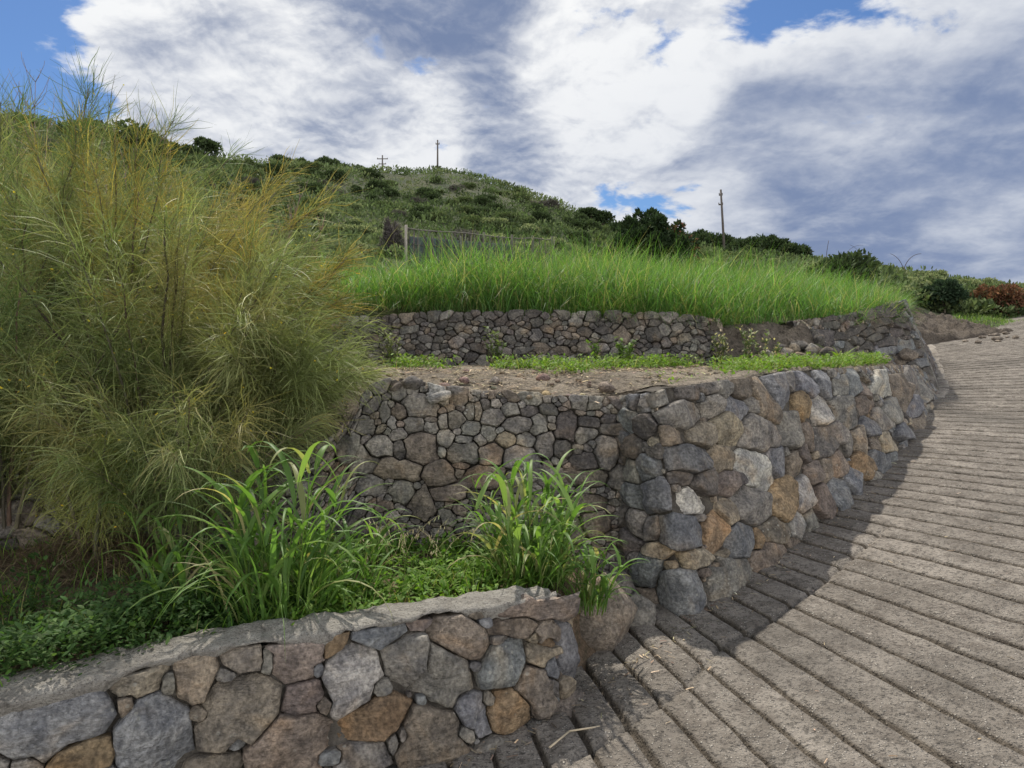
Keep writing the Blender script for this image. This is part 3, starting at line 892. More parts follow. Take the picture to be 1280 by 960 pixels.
# ------------------------------------------------------------------ dry stone wall between the lower and the middle terrace
MID_TOP = [(0.80, 4.72, 1.22), (0.5, 4.70, 1.23), (0.1, 4.68, 1.26), (-0.4, 4.64, 1.30), (-0.80, 4.60, 1.36), (-0.95, 4.56, 1.30), (-1.08, 4.50, 1.06), (-1.35, 4.40, 0.86), (-2.2, 4.25, 0.78), (-5.5, 4.2, 0.75)]
MID_BASE = [(0.80, 4.58, 0.02), (0.5, 4.52, 0.08), (0.1, 4.47, 0.22), (-0.4, 4.44, 0.26), (-0.84, 4.40, 0.27), (-1.0, 4.36, 0.27), (-1.14, 4.32, 0.28), (-1.42, 4.24, 0.28), (-2.2, 4.12, 0.28), (-5.5, 4.08, 0.3)]
mid = Wall(MID_TOP, MID_BASE, (0, -1, 0)).orient()
MARK_MID = cv([(a, b, c, d, e, t) for (a, b, c, d, e, t) in [
    (370, 165, 62, 38, 8, 'G'), (430, 130, 45, 26, 20, 'W'), (285, 120, 32, 25, 0, 'G'), (340, 80, 38, 22, 15, 'D'), (275, 88, 22, 13, 0, 'D'), (335, 112, 22, 16, 0, 'G'),
    (500, 135, 35, 32, 0, 'G'), (235, 185, 20, 38, 0, 'G'), (290, 185, 30, 28, 0, 'N'), (260, 230, 15, 28, -10, 'G'), (340, 235, 38, 26, 0, 'G'), (405, 215, 25, 14, 0, 'G'),
    (400, 245, 30, 25, 0, 'G'), (448, 222, 18, 32, 5, 'G'), (495, 220, 30, 30, 0, 'G'), (545, 190, 22, 38, -5, 'G'), (575, 185, 14, 32, 5, 'N'), (603, 160, 18, 22, 0, 'D'),
    (640, 160, 20, 18, 0, 'G'), (627, 210, 40, 32, -10, 'G'), (690, 178, 32, 22, 0, 'G'), (762, 186, 38, 18, 0, 'D'), (835, 180, 35, 22, 5, 'D'), (720, 232, 62, 30, 0, 'G'),
    (800, 232, 30, 40, 0, 'G'), (550, 245, 38, 28, -5, 'G'), (612, 265, 28, 34, 0, 'G'), (455, 285, 36, 35, 0, 'G'), (368, 320, 58, 56, 0, 'N'), (285, 270, 30, 20, 0, 'G'),
    (290, 330, 24, 40, 0, 'D'), (215, 315, 48, 42, 0, 'G'), (525, 290, 32, 15, 0, 'G'), (530, 335, 55, 40, 0, 'G'), (585, 290, 22, 22, 0, 'G'), (675, 288, 40, 24, 0, 'T'),
    (748, 290, 35, 28, 0, 'G'), (617, 347, 42, 40, 0, 'N'), (735, 362, 72, 45, 0, 'G'), (820, 310, 30, 45, 0, 'G'), (900, 240, 40, 55, 0, 'D'), (440, 335, 16, 20, 0, 'G'),
    (275, 400, 92, 38, 8, 'N'), (428, 415, 66, 52, 0, 'N'), (510, 382, 30, 12, 0, 'N'), (508, 412, 20, 20, 0, 'G'), (597, 430, 80, 48, 0, 'N'), (185, 450, 50, 40, 0, 'G'),
    (300, 475, 45, 42, 0, 'G'), (370, 525, 44, 52, 0, 'N'), (470, 490, 65, 28, -3, 'N'), (580, 490, 50, 20, 0, 'G'), (630, 520, 35, 30, 0, 'D'), (150, 370, 50, 45, 20, 'G'),
    (100, 320, 40, 30, 0, 'G'), (165, 235, 35, 30, 0, 'G'), (960, 270, 52, 32, -10, 'G'), (1045, 340, 45, 55, 0, 'G'), (965, 370, 50, 32, 0, 'D'), (880, 320, 36, 35, 0, 'D'),
    (1105, 310, 30, 42, 0, 'D'), (1050, 215, 32, 20, 0, 'D'), (1095, 215, 25, 18, 0, 'G'), (1080, 250, 60, 22, 5, 'D'), (985, 430, 75, 35, 0, 'N'), (1100, 430, 42, 45, 0, 'D'),
    (860, 430, 70, 40, 0, 'G'), (720, 440, 50, 40, 0, 'G'), (980, 222, 42, 22, 5, 'D'), (950, 520, 90, 30, 0, 'N'), (1000, 600, 60, 50, 0, 'N'), (900, 620, 70, 50, 0, 'N')]], 400, 450, 2.909)
mid_root = empty('dry_stone_wall', (-0.1, 4.5, 0.25), 'grey dry stone wall set back behind the tall grass clumps', 'wall')
sd = fill_seeds(mid, seeds_from_marks(mid, MARK_MID), 0.022, 0.06, 'GGGGDDNN', 2.0, 1.25, 0.3, u1=3.6)
sd = fill_seeds(mid, sd, 0.07, 0.12, 'GGDN', 1.8, 1.5, 0.3, u0=3.4)
shp = stone_shapes(mid, sd, K=48, gap=0.0035, cap=1.55, bulge=(0.010, 0.05), top_clip=-0.03)
stone_parts(mid_root, shp, lambda s: s['V'].mean(0)[0] > -1.5)
backing(mid_root, mid, 'earth_core', -0.06, amp=0.015, top=0.03, thick=0.35)
# loose stones along the broken top of the wall
def rock_mesh(sx, sy, sz, seed, nu=26, nv=14, facets=13):
    rs = np.random.default_rng(seed)
    th = np.linspace(0, 2 * np.pi, nu, endpoint=False); ph = np.linspace(0.0001, np.pi - 0.0001, nv)
    Pp, Tt = np.meshgrid(ph, th, indexing='ij')
    D = np.stack([np.sin(Pp) * np.cos(Tt), np.sin(Pp) * np.sin(Tt), np.cos(Pp)], -1)
    r = np.ones(D.shape[:2])
    for f in range(facets):
        d = rs.normal(size=3); d /= np.linalg.norm(d); o = rs.uniform(0.60, 0.88)
        dd = D @ d
        r = np.minimum(r, np.where(dd > 0.05, o / np.maximum(dd, 0.05), 9))
    V = D * r[..., None]
    V = V * (1 + 0.05 * fbm(V + seed, 3.0, 3)[..., None])
    V = V * np.array([sx, sy, sz])
    return V.reshape(-1, 3), grid_faces(nv, nu, True)[:, ::-1]

def rock(name, loc, s, rz, seed, tone, label, cat='stone', group=None, tilt=0.0):
    V, Q = rock_mesh(*s, seed)
    ca, sa = math.cos(rz), math.sin(rz)
    ct, st = math.cos(tilt), math.sin(tilt)
    V = np.stack([V[:, 0] * ct - V[:, 2] * st, V[:, 1], V[:, 0] * st + V[:, 2] * ct], -1)
    V = np.stack([V[:, 0] * ca - V[:, 1] * sa, V[:, 0] * sa + V[:, 1] * ca, V[:, 2]], -1)
    c = np.array(TONES[tone]) * random.uniform(0.85, 1.15)
    o = obj(name, V, [Q], M['stone'], None, c)
    o.location = loc
    return tag(o, label, cat, group)

# ------------------------------------------------------------------ the far dry stone wall under the long grass
FAR_TOP = [(2.45, 8.22, 1.86), (1.9, 8.16, 1.93), (0.5, 8.12, 1.95), (-0.8, 8.1, 1.96), (-1.4, 8.1, 1.90), (-2.8, 8.1, 1.85)]
FAR_BASE = [(2.45, 8.0, 1.34), (1.9, 7.96, 1.34), (0.5, 7.94, 1.34), (-0.8, 7.94, 1.34), (-1.4, 7.94, 1.34), (-2.8, 7.94, 1.33)]
far = Wall(FAR_TOP, FAR_BASE, (0, -1, 0)).orient()
far_root = empty('dry_stone_wall', (0.4, 8.0, 1.34), 'dark dry stone wall holding up the long green grass at the back', 'wall')
sd = fill_seeds(far, [], 0.032, 0.085, 'GGDDDDN', 2.2, 1.36, 0.35)
shp = stone_shapes(far, sd, K=36, gap=0.005, bulge=(0.012, 0.06), top_clip=-0.05)
stone_parts(far_root, shp, lambda s: s['c'][0] < 4.2)
backing(far_root, far, 'earth_core', -0.07, amp=0.02, top=0.05, thick=0.35)

# ------------------------------------------------------------------ the block wall at the road bend (faces the viewer, then turns along the road)
END_TOP = [(3.55, 8.95, 1.90), (4.5, 9.5, 2.0), (5.1, 9.9, 2.12), (5.74, 10.32, 2.25), (6.1, 10.95, 2.26), (7.0, 12.6, 2.28), (8.35, 15.1, 2.3)]
END_BASE = [(3.65, 8.75, 1.28), (4.6, 9.3, 1.28), (5.3, 9.66, 1.25), (6.05, 10.0, 0.90), (6.45, 10.7, 1.0), (7.4, 12.3, 1.22), (8.75, 14.8, 1.5)]
end = Wall(END_TOP, END_BASE, (0.3, -1, 0)).orient()
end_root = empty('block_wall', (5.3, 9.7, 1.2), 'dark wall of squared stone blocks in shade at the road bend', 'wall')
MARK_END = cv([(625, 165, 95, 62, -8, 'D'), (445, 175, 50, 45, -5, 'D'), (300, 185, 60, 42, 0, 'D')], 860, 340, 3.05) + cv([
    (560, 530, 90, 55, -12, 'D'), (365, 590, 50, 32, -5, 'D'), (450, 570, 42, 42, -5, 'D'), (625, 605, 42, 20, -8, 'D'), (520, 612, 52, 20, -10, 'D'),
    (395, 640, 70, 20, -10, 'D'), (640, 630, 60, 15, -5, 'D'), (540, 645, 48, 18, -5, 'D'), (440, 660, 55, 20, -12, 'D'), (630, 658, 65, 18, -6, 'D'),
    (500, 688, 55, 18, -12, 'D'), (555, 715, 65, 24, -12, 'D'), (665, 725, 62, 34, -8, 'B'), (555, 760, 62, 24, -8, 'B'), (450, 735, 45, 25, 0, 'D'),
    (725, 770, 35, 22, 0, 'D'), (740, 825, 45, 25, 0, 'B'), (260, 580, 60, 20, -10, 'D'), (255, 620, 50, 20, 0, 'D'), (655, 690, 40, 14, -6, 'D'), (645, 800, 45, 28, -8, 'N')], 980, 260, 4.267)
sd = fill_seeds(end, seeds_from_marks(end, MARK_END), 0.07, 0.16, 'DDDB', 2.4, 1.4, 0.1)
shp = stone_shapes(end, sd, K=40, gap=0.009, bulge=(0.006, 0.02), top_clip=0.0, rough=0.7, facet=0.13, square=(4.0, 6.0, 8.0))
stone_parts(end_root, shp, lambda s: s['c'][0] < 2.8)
backing(end_root, end, 'mortar', -0.045, amp=0.01, top=0.0, thick=0.3)
def end_render():
    # a pale cement edge where the two faces of the wall meet
    k = int(np.argmin(np.abs(end.T[:, 0] - 5.78)))
    n = 30; t = np.linspace(0, 1.02, n)
    edge = end.T[k] + (end.B[k] - end.T[k]) * t[:, None]
    d1 = np.array([0.40, 0.70, 0.0]); d1 /= np.linalg.norm(d1)
    nrm = np.array([0.87, -0.49, 0.1])
    rows = [edge + nrm * 0.03 + d1 * s + 0.01 * fbm(edge + s, 7, 2)[:, None] for s in (-0.02, 0.06, 0.2, 0.5)]
    rows = [edge - nrm * 0.03] + rows
    obj('cement_edge', np.array(rows).reshape(-1, 3), [grid_faces(5, n)], M['cement'], end_root)
end_render()
# ================================================================== ground, road and hill
def st(o): return tag(o, kind='structure')

# road: a fan of ribs laid out from its inner edge
RS = np.array([(-4.6, 1.05, -0.46), (-3.0, 1.78, -0.37), (-1.6, 2.38, -0.26), (-0.3, 2.96, -0.15), (0.33, 3.48, -0.09), (0.72, 4.30, 0.0), (1.0, 4.2, 0.0), (1.25, 4.36, 0.03), (1.72, 4.82, 0.09), (2.54, 5.63, 0.24),
      (3.34, 6.43, 0.39), (4.63, 8.03, 0.64), (5.5, 9.22, 0.82), (6.03, 10.0, 0.92), (7.3, 12.2, 1.24), (8.8, 14.9, 1.55), (9.9, 17.5, 1.74), (11.2, 22, 1.95)])
RS[5] = (0.70, 3.80, -0.04)
DIRS = np.array([(-0.05, -1), (0.05, -1), (0.12, -0.99), (0.18, -0.98), (0.22, -0.975), (0.25, -0.968), (0.27, -0.963), (0.32, -0.95), (0.45, -0.893), (0.60, -0.80),
        (0.72, -0.694), (0.88, -0.475), (0.95, -0.31), (0.99, -0.14), (1, 0.02), (1, 0.04), (1, 0.05), (1, 0.05)])
CROSS = np.array([0, 0, 0, 0, 0, 0, 0, 0, 0, 0, 0, 0.0, 0.01, 0.03, 0.08, 0.13, 0.15, 0.15])
RL = np.concatenate([[0], np.cumsum(np.linalg.norm(np.diff(RS, axis=0), axis=1))])

def road_at(s, t):
    B = lerp_table(s, RL, RS); D = lerp_table(s, RL, DIRS); D = D / np.linalg.norm(D, axis=-1, keepdims=True)
    P = B.copy()
    P[..., 0] += D[..., 0] * t; P[..., 1] += D[..., 1] * t
    P[..., 2] += np.interp(s, RL, CROSS) * np.clip(t, -0.5, 6)
    return P

def build_road():
    prof = np.array([(0.0, -0.036), (0.035, -0.033), (0.07, -0.016), (0.105, -0.002), (0.17, 0.002), (0.36, 0.004), (0.52, 0.004), (0.68, 0.003), (0.82, 0.001), (0.93, -0.004), (0.97, -0.021)])
    s_list, h_list, id_list = [], [], []
    s, k = 0.0, 0
    while s < RL[-1] - 0.3:
        L = 0.215 + random.uniform(-0.014, 0.014)
        for q, h in prof:
            s_list.append(s + q * L); h_list.append(h); id_list.append(k)
        s += L; k += 1
    s_arr = np.array(s_list); h_arr = np.array(h_list); ids = np.array(id_list)
    t = np.concatenate([np.array([-0.35, -0.2, -0.1, 0.0, 0.08, 0.16, 0.24, 0.32, 0.39, 0.43, 0.445, 0.455, 0.465, 0.48]), np.linspace(0.52, 4.2, 75)[:-1], np.linspace(4.2, 6.4, 14)])
    SS, TT = np.meshgrid(s_arr, t, indexing='ij')
    wob = fbm(np.stack([np.repeat(ids[:, None] * 0.8, len(t), 1), TT * 1.1, SS * 0], -1), 1.0, 3) * 0.007
    P = road_at(SS + wob, TT)
    gd = 0.75 + 0.45 * fbm(np.stack([SS * 0.9, TT * 0.7, SS * 0 + 5], -1), 1.0, 3)     # grooves are worn or filled in places
    gd = np.clip(gd, 0.25, 1.2)
    P[..., 2] += h_arr[:, None] * gd
    P[..., 2] += 0.004 * fbm(P, 5, 3) + 0.004 * fbm(P, 24, 3)
    # a joint runs across the slabs beside the wall, where the edge strip was cast separately
    jt = smooth(0.03, 0.0, np.abs(TT - 0.455)) * smooth(RL[3], RL[4], SS) * smooth(RL[9] + 0.4, RL[9] - 0.6, SS)
    P[..., 2] -= 0.022 * jt
    rg = np.random.default_rng(3)
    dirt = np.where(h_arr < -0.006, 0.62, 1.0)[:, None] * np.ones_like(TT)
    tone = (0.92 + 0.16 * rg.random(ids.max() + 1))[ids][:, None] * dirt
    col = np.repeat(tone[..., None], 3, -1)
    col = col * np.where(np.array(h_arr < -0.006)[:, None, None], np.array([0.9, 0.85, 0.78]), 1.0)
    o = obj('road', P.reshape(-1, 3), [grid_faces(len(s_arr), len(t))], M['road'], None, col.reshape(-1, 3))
    st(o)
build_road()

def gutter():
    # plain cement strip along the inner edge where the road climbs past the wall
    s0 = RL[13] - 0.5
    s = np.linspace(s0, RL[15] + 0.4, 90); t = np.linspace(-0.3, 0.20, 9)
    SS, TT = np.meshgrid(s, t, indexing='ij')
    wig = 0.05 * fbm(np.stack([SS, TT * 0, TT * 0], -1), 1.4, 3)
    P = road_at(SS, TT + wig * (TT > 0.1))
    P[..., 2] += 0.004 + 0.008 * fbm(P, 8, 3) - np.where(TT > 0.19, 0.05, 0)
    st(obj('kerb', P.reshape(-1, 3), [grid_faces(90, 9)], M['kerb']))
gutter()

def verge():
    s = np.linspace(0, RL[-1] - 0.4, 120); t = np.array([6.3, 6.7, 7.5, 9.0, 12.0, 18.0, 30.0])
    SS, TT = np.meshgrid(s, t, indexing='ij')
    P = road_at(SS, TT)
    P[..., 2] -= np.array([0.05, 0.0, 0.15, 0.7, 2.2, 5.5, 12.0])
    P[..., 2] += 0.08 * fbm(P, 1.5, 3) * (TT > 6.4)
    st(obj('roadside_verge', P.reshape(-1, 3), [grid_faces(len(s), len(t))], M['grassy']))
verge()

# the lower terrace, between the front wall and the dry stone wall
def z_low(x, y):
    z = 0.31 + 0.02 * np.clip(-x, 0, 4)
    z = z + (0.02 - z) * smooth(0.28, 0.72, x)
    return z
def low_front(x):
    o = np.argsort(low.T[:, 0]); return np.interp(x, low.T[o, 0], low.T[o, 1])
def lower_terrace():
    X = np.linspace(-6.5, 0.82, 150); nv = 40
    rows = []
    for x in X:
        yf = (low_front(x) + 0.05) if x < 0.2 else 3.45 + (x - 0.2) * 0.9
        if x < -3.8: yf = 1.55 + (x + 3.8) * 0.4
        rows.append(np.stack([np.full(nv, x), np.linspace(yf, 4.9, nv), np.zeros(nv)], -1))
    P = np.array(rows)
    P[..., 2] = z_low(P[..., 0], P[..., 1])
    P[..., 2] += 0.035 * fbm(P, 2.2, 3) + 0.012 * fbm(P, 12, 3)
    yf = 3.45 + (P[..., 0] - 0.2) * 0.9
    sl = smooth(0.36, 0.0, P[..., 1] - yf) * smooth(0.16, 0.24, P[..., 0])
    P[..., 2] = P[..., 2] * (1 - sl) - 0.16 * sl
    st(obj('lower_terrace_ground', P.reshape(-1, 3), [grid_faces(len(X), nv)], M['mulch']))
lower_terrace()

# the middle terrace
o_c = np.argsort(cur.T[60:, 1])
def mid_front(x):
    o = np.argsort(mid.T[:, 0]); return np.interp(x, mid.T[o, 0], mid.T[o, 1]), np.interp(x, mid.T[o, 0], mid.T[o, 2])
def z_mid(x, y):
    yf, zf = mid_front(np.minimum(x, 0.8))
    flat = 1.27 + 0.085 * smooth(4.6, 6.2, y) + 0.0 * x
    return zf - 0.02 + (flat - zf + 0.02) * smooth(0.0, 0.9, y - yf)
def middle_terrace():
    Y = np.linspace(4.4, 10.0, 90); nx = 150
    cy, cx, cz = cur.T[60:, 1], cur.T[60:, 0], cur.T[60:, 2]
    o = np.argsort(cy)
    rows = []
    for y in Y:
        xr = np.interp(y, cy[o], cx[o]) - 0.05
        zr = np.interp(y, cy[o], cz[o])
        f = np.linspace(0, 1, nx) ** 0.7
        x = -8 + f * (xr + 8)
        yf, zf = mid_front(np.minimum(x, 0.8))
        yy = np.maximum(y, yf + 0.03)
        z = z_mid(x, yy)
        z = z + (zr + 0.0 - z) * smooth(0.9, 0.0, xr - x) * smooth(4.42, 4.60, y)
        rows.append(np.stack([x, yy, z], -1))
    P = np.array(rows)
    P[..., 2] += 0.022 * fbm(P, 3.2, 3) + 0.010 * fbm(P, 16, 3)
    P[:, -1, 2] -= 0.12; P[:, -2, 2] -= 0.02
    st(obj('middle_terrace_ground', P.reshape(-1, 3), [grid_faces(len(Y), nx)], M['soil']))
middle_terrace()

# the upper terrace with its earth banks
def z_up(x, y): return 1.95 + 0.115 * (y - 8) - 0.05 * x
def up_front(x):
    return np.interp(x, [-9, -2.8, 2.4, 3.2, 4.0, 4.7, 5.7, 8.5], [8.1, 8.15, 8.25, 8.75, 9.25, 9.62, 10.32, 15.2])
def upper_terrace():
    X = np.linspace(-9, 8.35, 180); nv = 70
    rows = [np.stack([np.full(nv, x), np.linspace(up_front(x) + 0.02, 16.4, nv), np.zeros(nv)], -1) for x in X]
    P = np.array(rows)
    P[:, 0, 1] -= 0.02
    P[..., 2] = z_up(P[..., 0], P[..., 1]) + 0.04 * fbm(P, 1.6, 3) - 0.12 * smooth(4.5, 6, P[..., 0]) * smooth(1.2, 0, P[..., 1] - up_front(P[..., 0]))
    e = P[..., 1] - up_front(P[..., 0])[...]
    P[..., 2] -= 0.16 * smooth(0.45, 0.0, e)
    P[:, 0, 2] -= 0.25
    P[-1, :, 2] -= 0.9
    st(obj('upper_terrace_ground', P.reshape(-1, 3), [grid_faces(len(X), nv)], M['grassy']))
    # banks of bare earth beside the far wall
    for x0, x1, n in ((2.3, 3.8, 60), (-9, -2.7, 120)):
        xs = np.linspace(x0, x1, n); m = 24
        ft = np.linspace(0, 1, m)
        yt = up_front(xs) + 0.10; zt = z_up(xs, yt)
        yb = yt - 0.75; zb = np.full(n, 1.28)
        P = np.stack([np.repeat(xs[:, None], m, 1), yb[:, None] + (yt - yb)[:, None] * ft, zb[:, None] + (zt - zb)[:, None] * smooth(0, 1, ft)], -1)
        P[..., 1] += 0.12 * fbm(P, 2.5, 4); P[..., 2] += 0.07 * fbm(P + 3, 4, 5) - 0.02 * ft
        st(obj('earth_bank', P.reshape(-1, 3), [grid_faces(n, m)], M['bank']))
upper_terrace()

# ------------------------------------------------------------------ the hillside
RPX = np.array([-900, -400, 0, 150, 260, 350, 420, 550, 620, 700, 780, 870, 960, 1010, 1100, 1200, 1280, 1600, 2400])
RY = np.array([95, 118, 136, 160, 184, 199, 206, 208, 222, 250, 281, 290, 303, 317, 329, 342, 352, 385, 425])
RD = np.array([60, 60, 60, 62, 70, 80, 90, 108, 108, 104, 96, 86, 75, 62, 46, 40, 38, 38, 40])
def hill_z(px, Y):
    yr = np.interp(px, RPX, RY); Yr = np.interp(px, RPX, RD)
    zr = EYE + (HY - yr) / F * Yr - 0.35 - 0.010 * Yr
    X = (px - CX) / F * Y
    X16 = (px - CX) / F * 16.0
    z16 = np.where(px < 1130, z_up(np.clip(X16, -9, 8.5), 16.0) - 0.05, 1.66) + 0.0
    k = smooth(1080, 1180, px)
    z16 = (z_up(np.clip(X16, -9, 8.5), 16.0) - 0.06) * (1 - k) + 1.66 * k
    p = 1.15 - 0.40 * smooth(900, 1150, px)
    t = np.clip((Y - 16.0) / (Yr - 16.0), 0, None)
    up = z16 + (zr - z16) * np.minimum(t, 1) ** p
    over = np.clip(Y - Yr, 0, None)
    return up + np.where(t > 1, -0.06 * over * np.clip(over / 15, 0, 1), 0) - 0.05 * np.clip(16 - Y, 0, 3)
def hill_pt(px, Y):
    px = np.asarray(px, float); Y = np.asarray(Y, float)
    X = (px - CX) / F * Y
    P = np.stack([X, Y, hill_z(px, Y)], -1)
    P[..., 2] += fbm(P * np.array([1, 1, 0]), 0.10, 4) * 0.012 * np.clip(Y - 18, 0, 80) + 0.05 * fbm(P, 0.9, 3)
    return P
def hillside():
    px = np.concatenate([np.linspace(-900, -150, 30)[:-1], np.linspace(-150, 1450, 180)[:-1], np.linspace(1450, 2400, 30)])
    Y = np.concatenate([15.0 + 0 * np.arange(1), np.geomspace(16, 130, 120), np.geomspace(138, 200, 10)])
    PX, YY = np.meshgrid(px, Y, indexing='ij')
    P = hill_pt(PX, YY)
    P[:, 0, 2] -= 1.5
    st(obj('hillside', P.reshape(-1, 3), [grid_faces(len(px), len(Y))], M['hill']))
hillside()

def far_ground():
    th = np.linspace(0, 2 * np.pi, 97); r = np.geomspace(0.5, 265, 40)
    TH, RR = np.meshgrid(th, r, indexing='ij')
    z = -0.75 - 0.05 * np.clip(RR - 6, 0, 200) * (0.5 - 0.5 * np.sin(TH)) - 0.02 * RR * (np.cos(TH) > 0) * np.abs(np.cos(TH))
    P = np.stack([RR * np.cos(TH), RR * np.sin(TH), z], -1)
    st(obj('ground', P.reshape(-1, 3), [grid_faces(97, 40)], M['hill']))
far_ground()

# bare earth heaped at the top of the road and the grass strip behind it
def dirt_patch():
    a = np.linspace(0, 1, 120); b = np.linspace(0, 1, 80)
    A, B = np.meshgrid(a, b, indexing='ij')
    X = 8.0 + A * (4.1 - 1.1 * B) + B * 1.0; Y = 14.9 + B * 3.4 + A * 0.65
    PX = CX + X / Y * F
    z = np.maximum(hill_z(PX, np.maximum(Y, 16)), 1.60 + (A * 0.3)) + 0.02
    e = smooth(1, 0.7, A) * smooth(0, 0.12, B) * smooth(1, 0.85, B)
    P = np.stack([X, Y, z], -1)
    P[..., 2] += e * (0.04 + 0.14 * np.abs(fbm(P, 1.6, 4)) + 0.10 * fbm(P, 6, 4)) - (1 - e) * 0.10 - 0.40 * smooth(0.10, 0.0, B)
    st(obj('dirt_patch', P.reshape(-1, 3), [grid_faces(120, 80)], M['bank']))
dirt_patch()
# ================================================================== plants
def grass_field(name, pts, hgt, width, cols, mat, k=5, bend=(0.4, 1.3), a0s=0.18, label=None, cat='grass', lean=None, v=0.22):
    n = len(pts)
    az = RNG.uniform(0, 2 * np.pi, n)
    a0 = np.abs(RNG.normal(0, a0s, n)); a1 = a0 + RNG.uniform(*bend, n)
    P, S = blade_paths(pts, az, hgt, a0, a1, k, 1.3, 0.08)
    if lean is not None: P = P + (np.linspace(0, 1, k) ** 1.5)[None, :, None] * lean
    W = width[:, None] * taper(k)[None]
    ci = RNG.integers(0, len(cols), n)
    C = np.asarray(cols)[ci] * np.exp(RNG.normal(0, v, (n, 1)))
    V, Q, C = ribbons(P, W, S, C)
    o = obj(name, V, [Q], M[mat], None, C)
    return tag(o, label, cat, kind='stuff')

# ---- long green grass on the upper terrace
def long_grass():
    n = 100000
    x = RNG.uniform(-3.6, 8.2, n); f = RNG.random(n) ** 1.25
    yf = up_front(x); y = yf + 0.05 + f * (16.3 - yf)
    p = np.stack([x, y, np.zeros(n)], -1)
    clump = fbm(p, 1.1, 3); tall = fbm(p + 9, 0.45, 2)
    keep = RNG.random(n) < np.clip(0.75 + 0.5 * clump, 0.2, 1)
    p, clump, tall = p[keep], clump[keep], tall[keep]
    p[:, 2] = z_up(p[:, 0], p[:, 1]) - 0.03
    n = len(p)
    h = np.clip(0.60 + 0.34 * tall + 0.34 * clump + RNG.normal(0, 0.18, n) + 0.18 * np.exp(-((p[:, 0] - 0.9) / 1.6) ** 2), 0.15, 1.35)
    h *= 0.75 + 0.25 * smooth(0, 1.2, p[:, 1] - up_front(p[:, 0]))
    h *= 1 - 0.30 * smooth(4.5, 7.5, p[:, 0])
    h *= 1 - 0.62 * smooth(9.5, 13.5, p[:, 1]) * smooth(1.6, 0.2, p[:, 0])
    w = RNG.uniform(0.0045, 0.011, n)
    grass_field('long_grass', p, h, w, [(0.09, 0.20, 0.045), (0.11, 0.23, 0.05), (0.08, 0.175, 0.048), (0.14, 0.24, 0.06), (0.10, 0.21, 0.05), (0.08, 0.17, 0.055), (0.09, 0.19, 0.05), (0.12, 0.22, 0.055), (0.19, 0.24, 0.09), (0.30, 0.28, 0.15)], 'blade', 6,
                (0.4, 2.2), 0.42, 'thick bright green grass growing over the upper terrace', 'grass')
long_grass()
def edge_grass():
    # tufts that lean out over the walls and the bank
    n = 4200
    x = RNG.uniform(-3.4, 5.8, n)
    keep = RNG.random(n) < np.clip(0.30 + 1.3 * fbm(np.stack([x, x * 0, x * 0], -1), 1.7, 3), 0, 1); x = x[keep]; n = len(x)
    p = np.stack([x, up_front(x) + RNG.uniform(-0.02, 0.25, n), np.zeros(n)], -1); p[:, 2] = z_up(p[:, 0], p[:, 1]) - 0.06
    az = -math.pi / 2 + RNG.normal(0, 0.7, n)
    a0 = RNG.uniform(0.3, 1.1, n); a1 = a0 + RNG.uniform(0.7, 1.7, n)
    P, S = blade_paths(p, az, RNG.uniform(0.2, 0.6, n), a0, a1, 6, 1.2, 0.1)
    C = np.asarray([(0.09, 0.19, 0.045), (0.12, 0.22, 0.05), (0.08, 0.16, 0.05), (0.24, 0.24, 0.11)])[RNG.integers(0, 4, n)] * np.exp(RNG.normal(0, 0.22, (n, 1)))
    V, Q, C = ribbons(P, RNG.uniform(0.005, 0.011, n)[:, None] * taper(6)[None], S, C)
    tag(obj('overhanging_grass', V, [Q], M['blade'], None, C), 'grass tufts leaning out over the top of the far wall', 'grass', kind='stuff')
edge_grass()

# ---- leafy sprigs: small leaves in whorls on short stems, used for weeds
def weed_cover(name, pts, hgt, leaf, cols, n_leaf, label, mat='leaf', spread=0.5):
    n = len(pts)
    m = n * n_leaf
    base = np.repeat(pts, n_leaf, 0); hh = np.repeat(hgt, n_leaf)
    az = RNG.uniform(0, 2 * np.pi, m)
    fz = RNG.uniform(0.15, 1.0, m)
    r = RNG.uniform(0, spread, m) * hh
    b = base + np.stack([np.cos(az) * r, np.sin(az) * r, fz * hh], -1)
    L = leaf * RNG.uniform(0.6, 1.4, m)
    a0 = RNG.uniform(0.5, 1.3, m); a1 = a0 + RNG.uniform(0.1, 0.9, m)
    P, S = blade_paths(b, az + RNG.normal(0, 0.8, m), L, a0, a1, 4)
    W = (L * RNG.uniform(0.35, 0.6, m))[:, None] * np.array([0.25, 1.0, 0.8, 0.05])[None]
    C = np.asarray(cols)[RNG.integers(0, len(cols), m)] * np.exp(RNG.normal(0, 0.2, (m, 1)))
    V, Q, C = ribbons(P, W, S, C)
    return tag(obj(name, V, [Q], M[mat], None, C), label, 'weeds', kind='stuff')

def scatter(n, x0, x1, y0, y1, zf, keep=None):
    p = np.stack([RNG.uniform(x0, x1, n), RNG.uniform(y0, y1, n), np.zeros(n)], -1)
    if keep is not None: p = p[RNG.random(n) < keep(p)]
    p[:, 2] = zf(p[:, 0], p[:, 1])
    return p

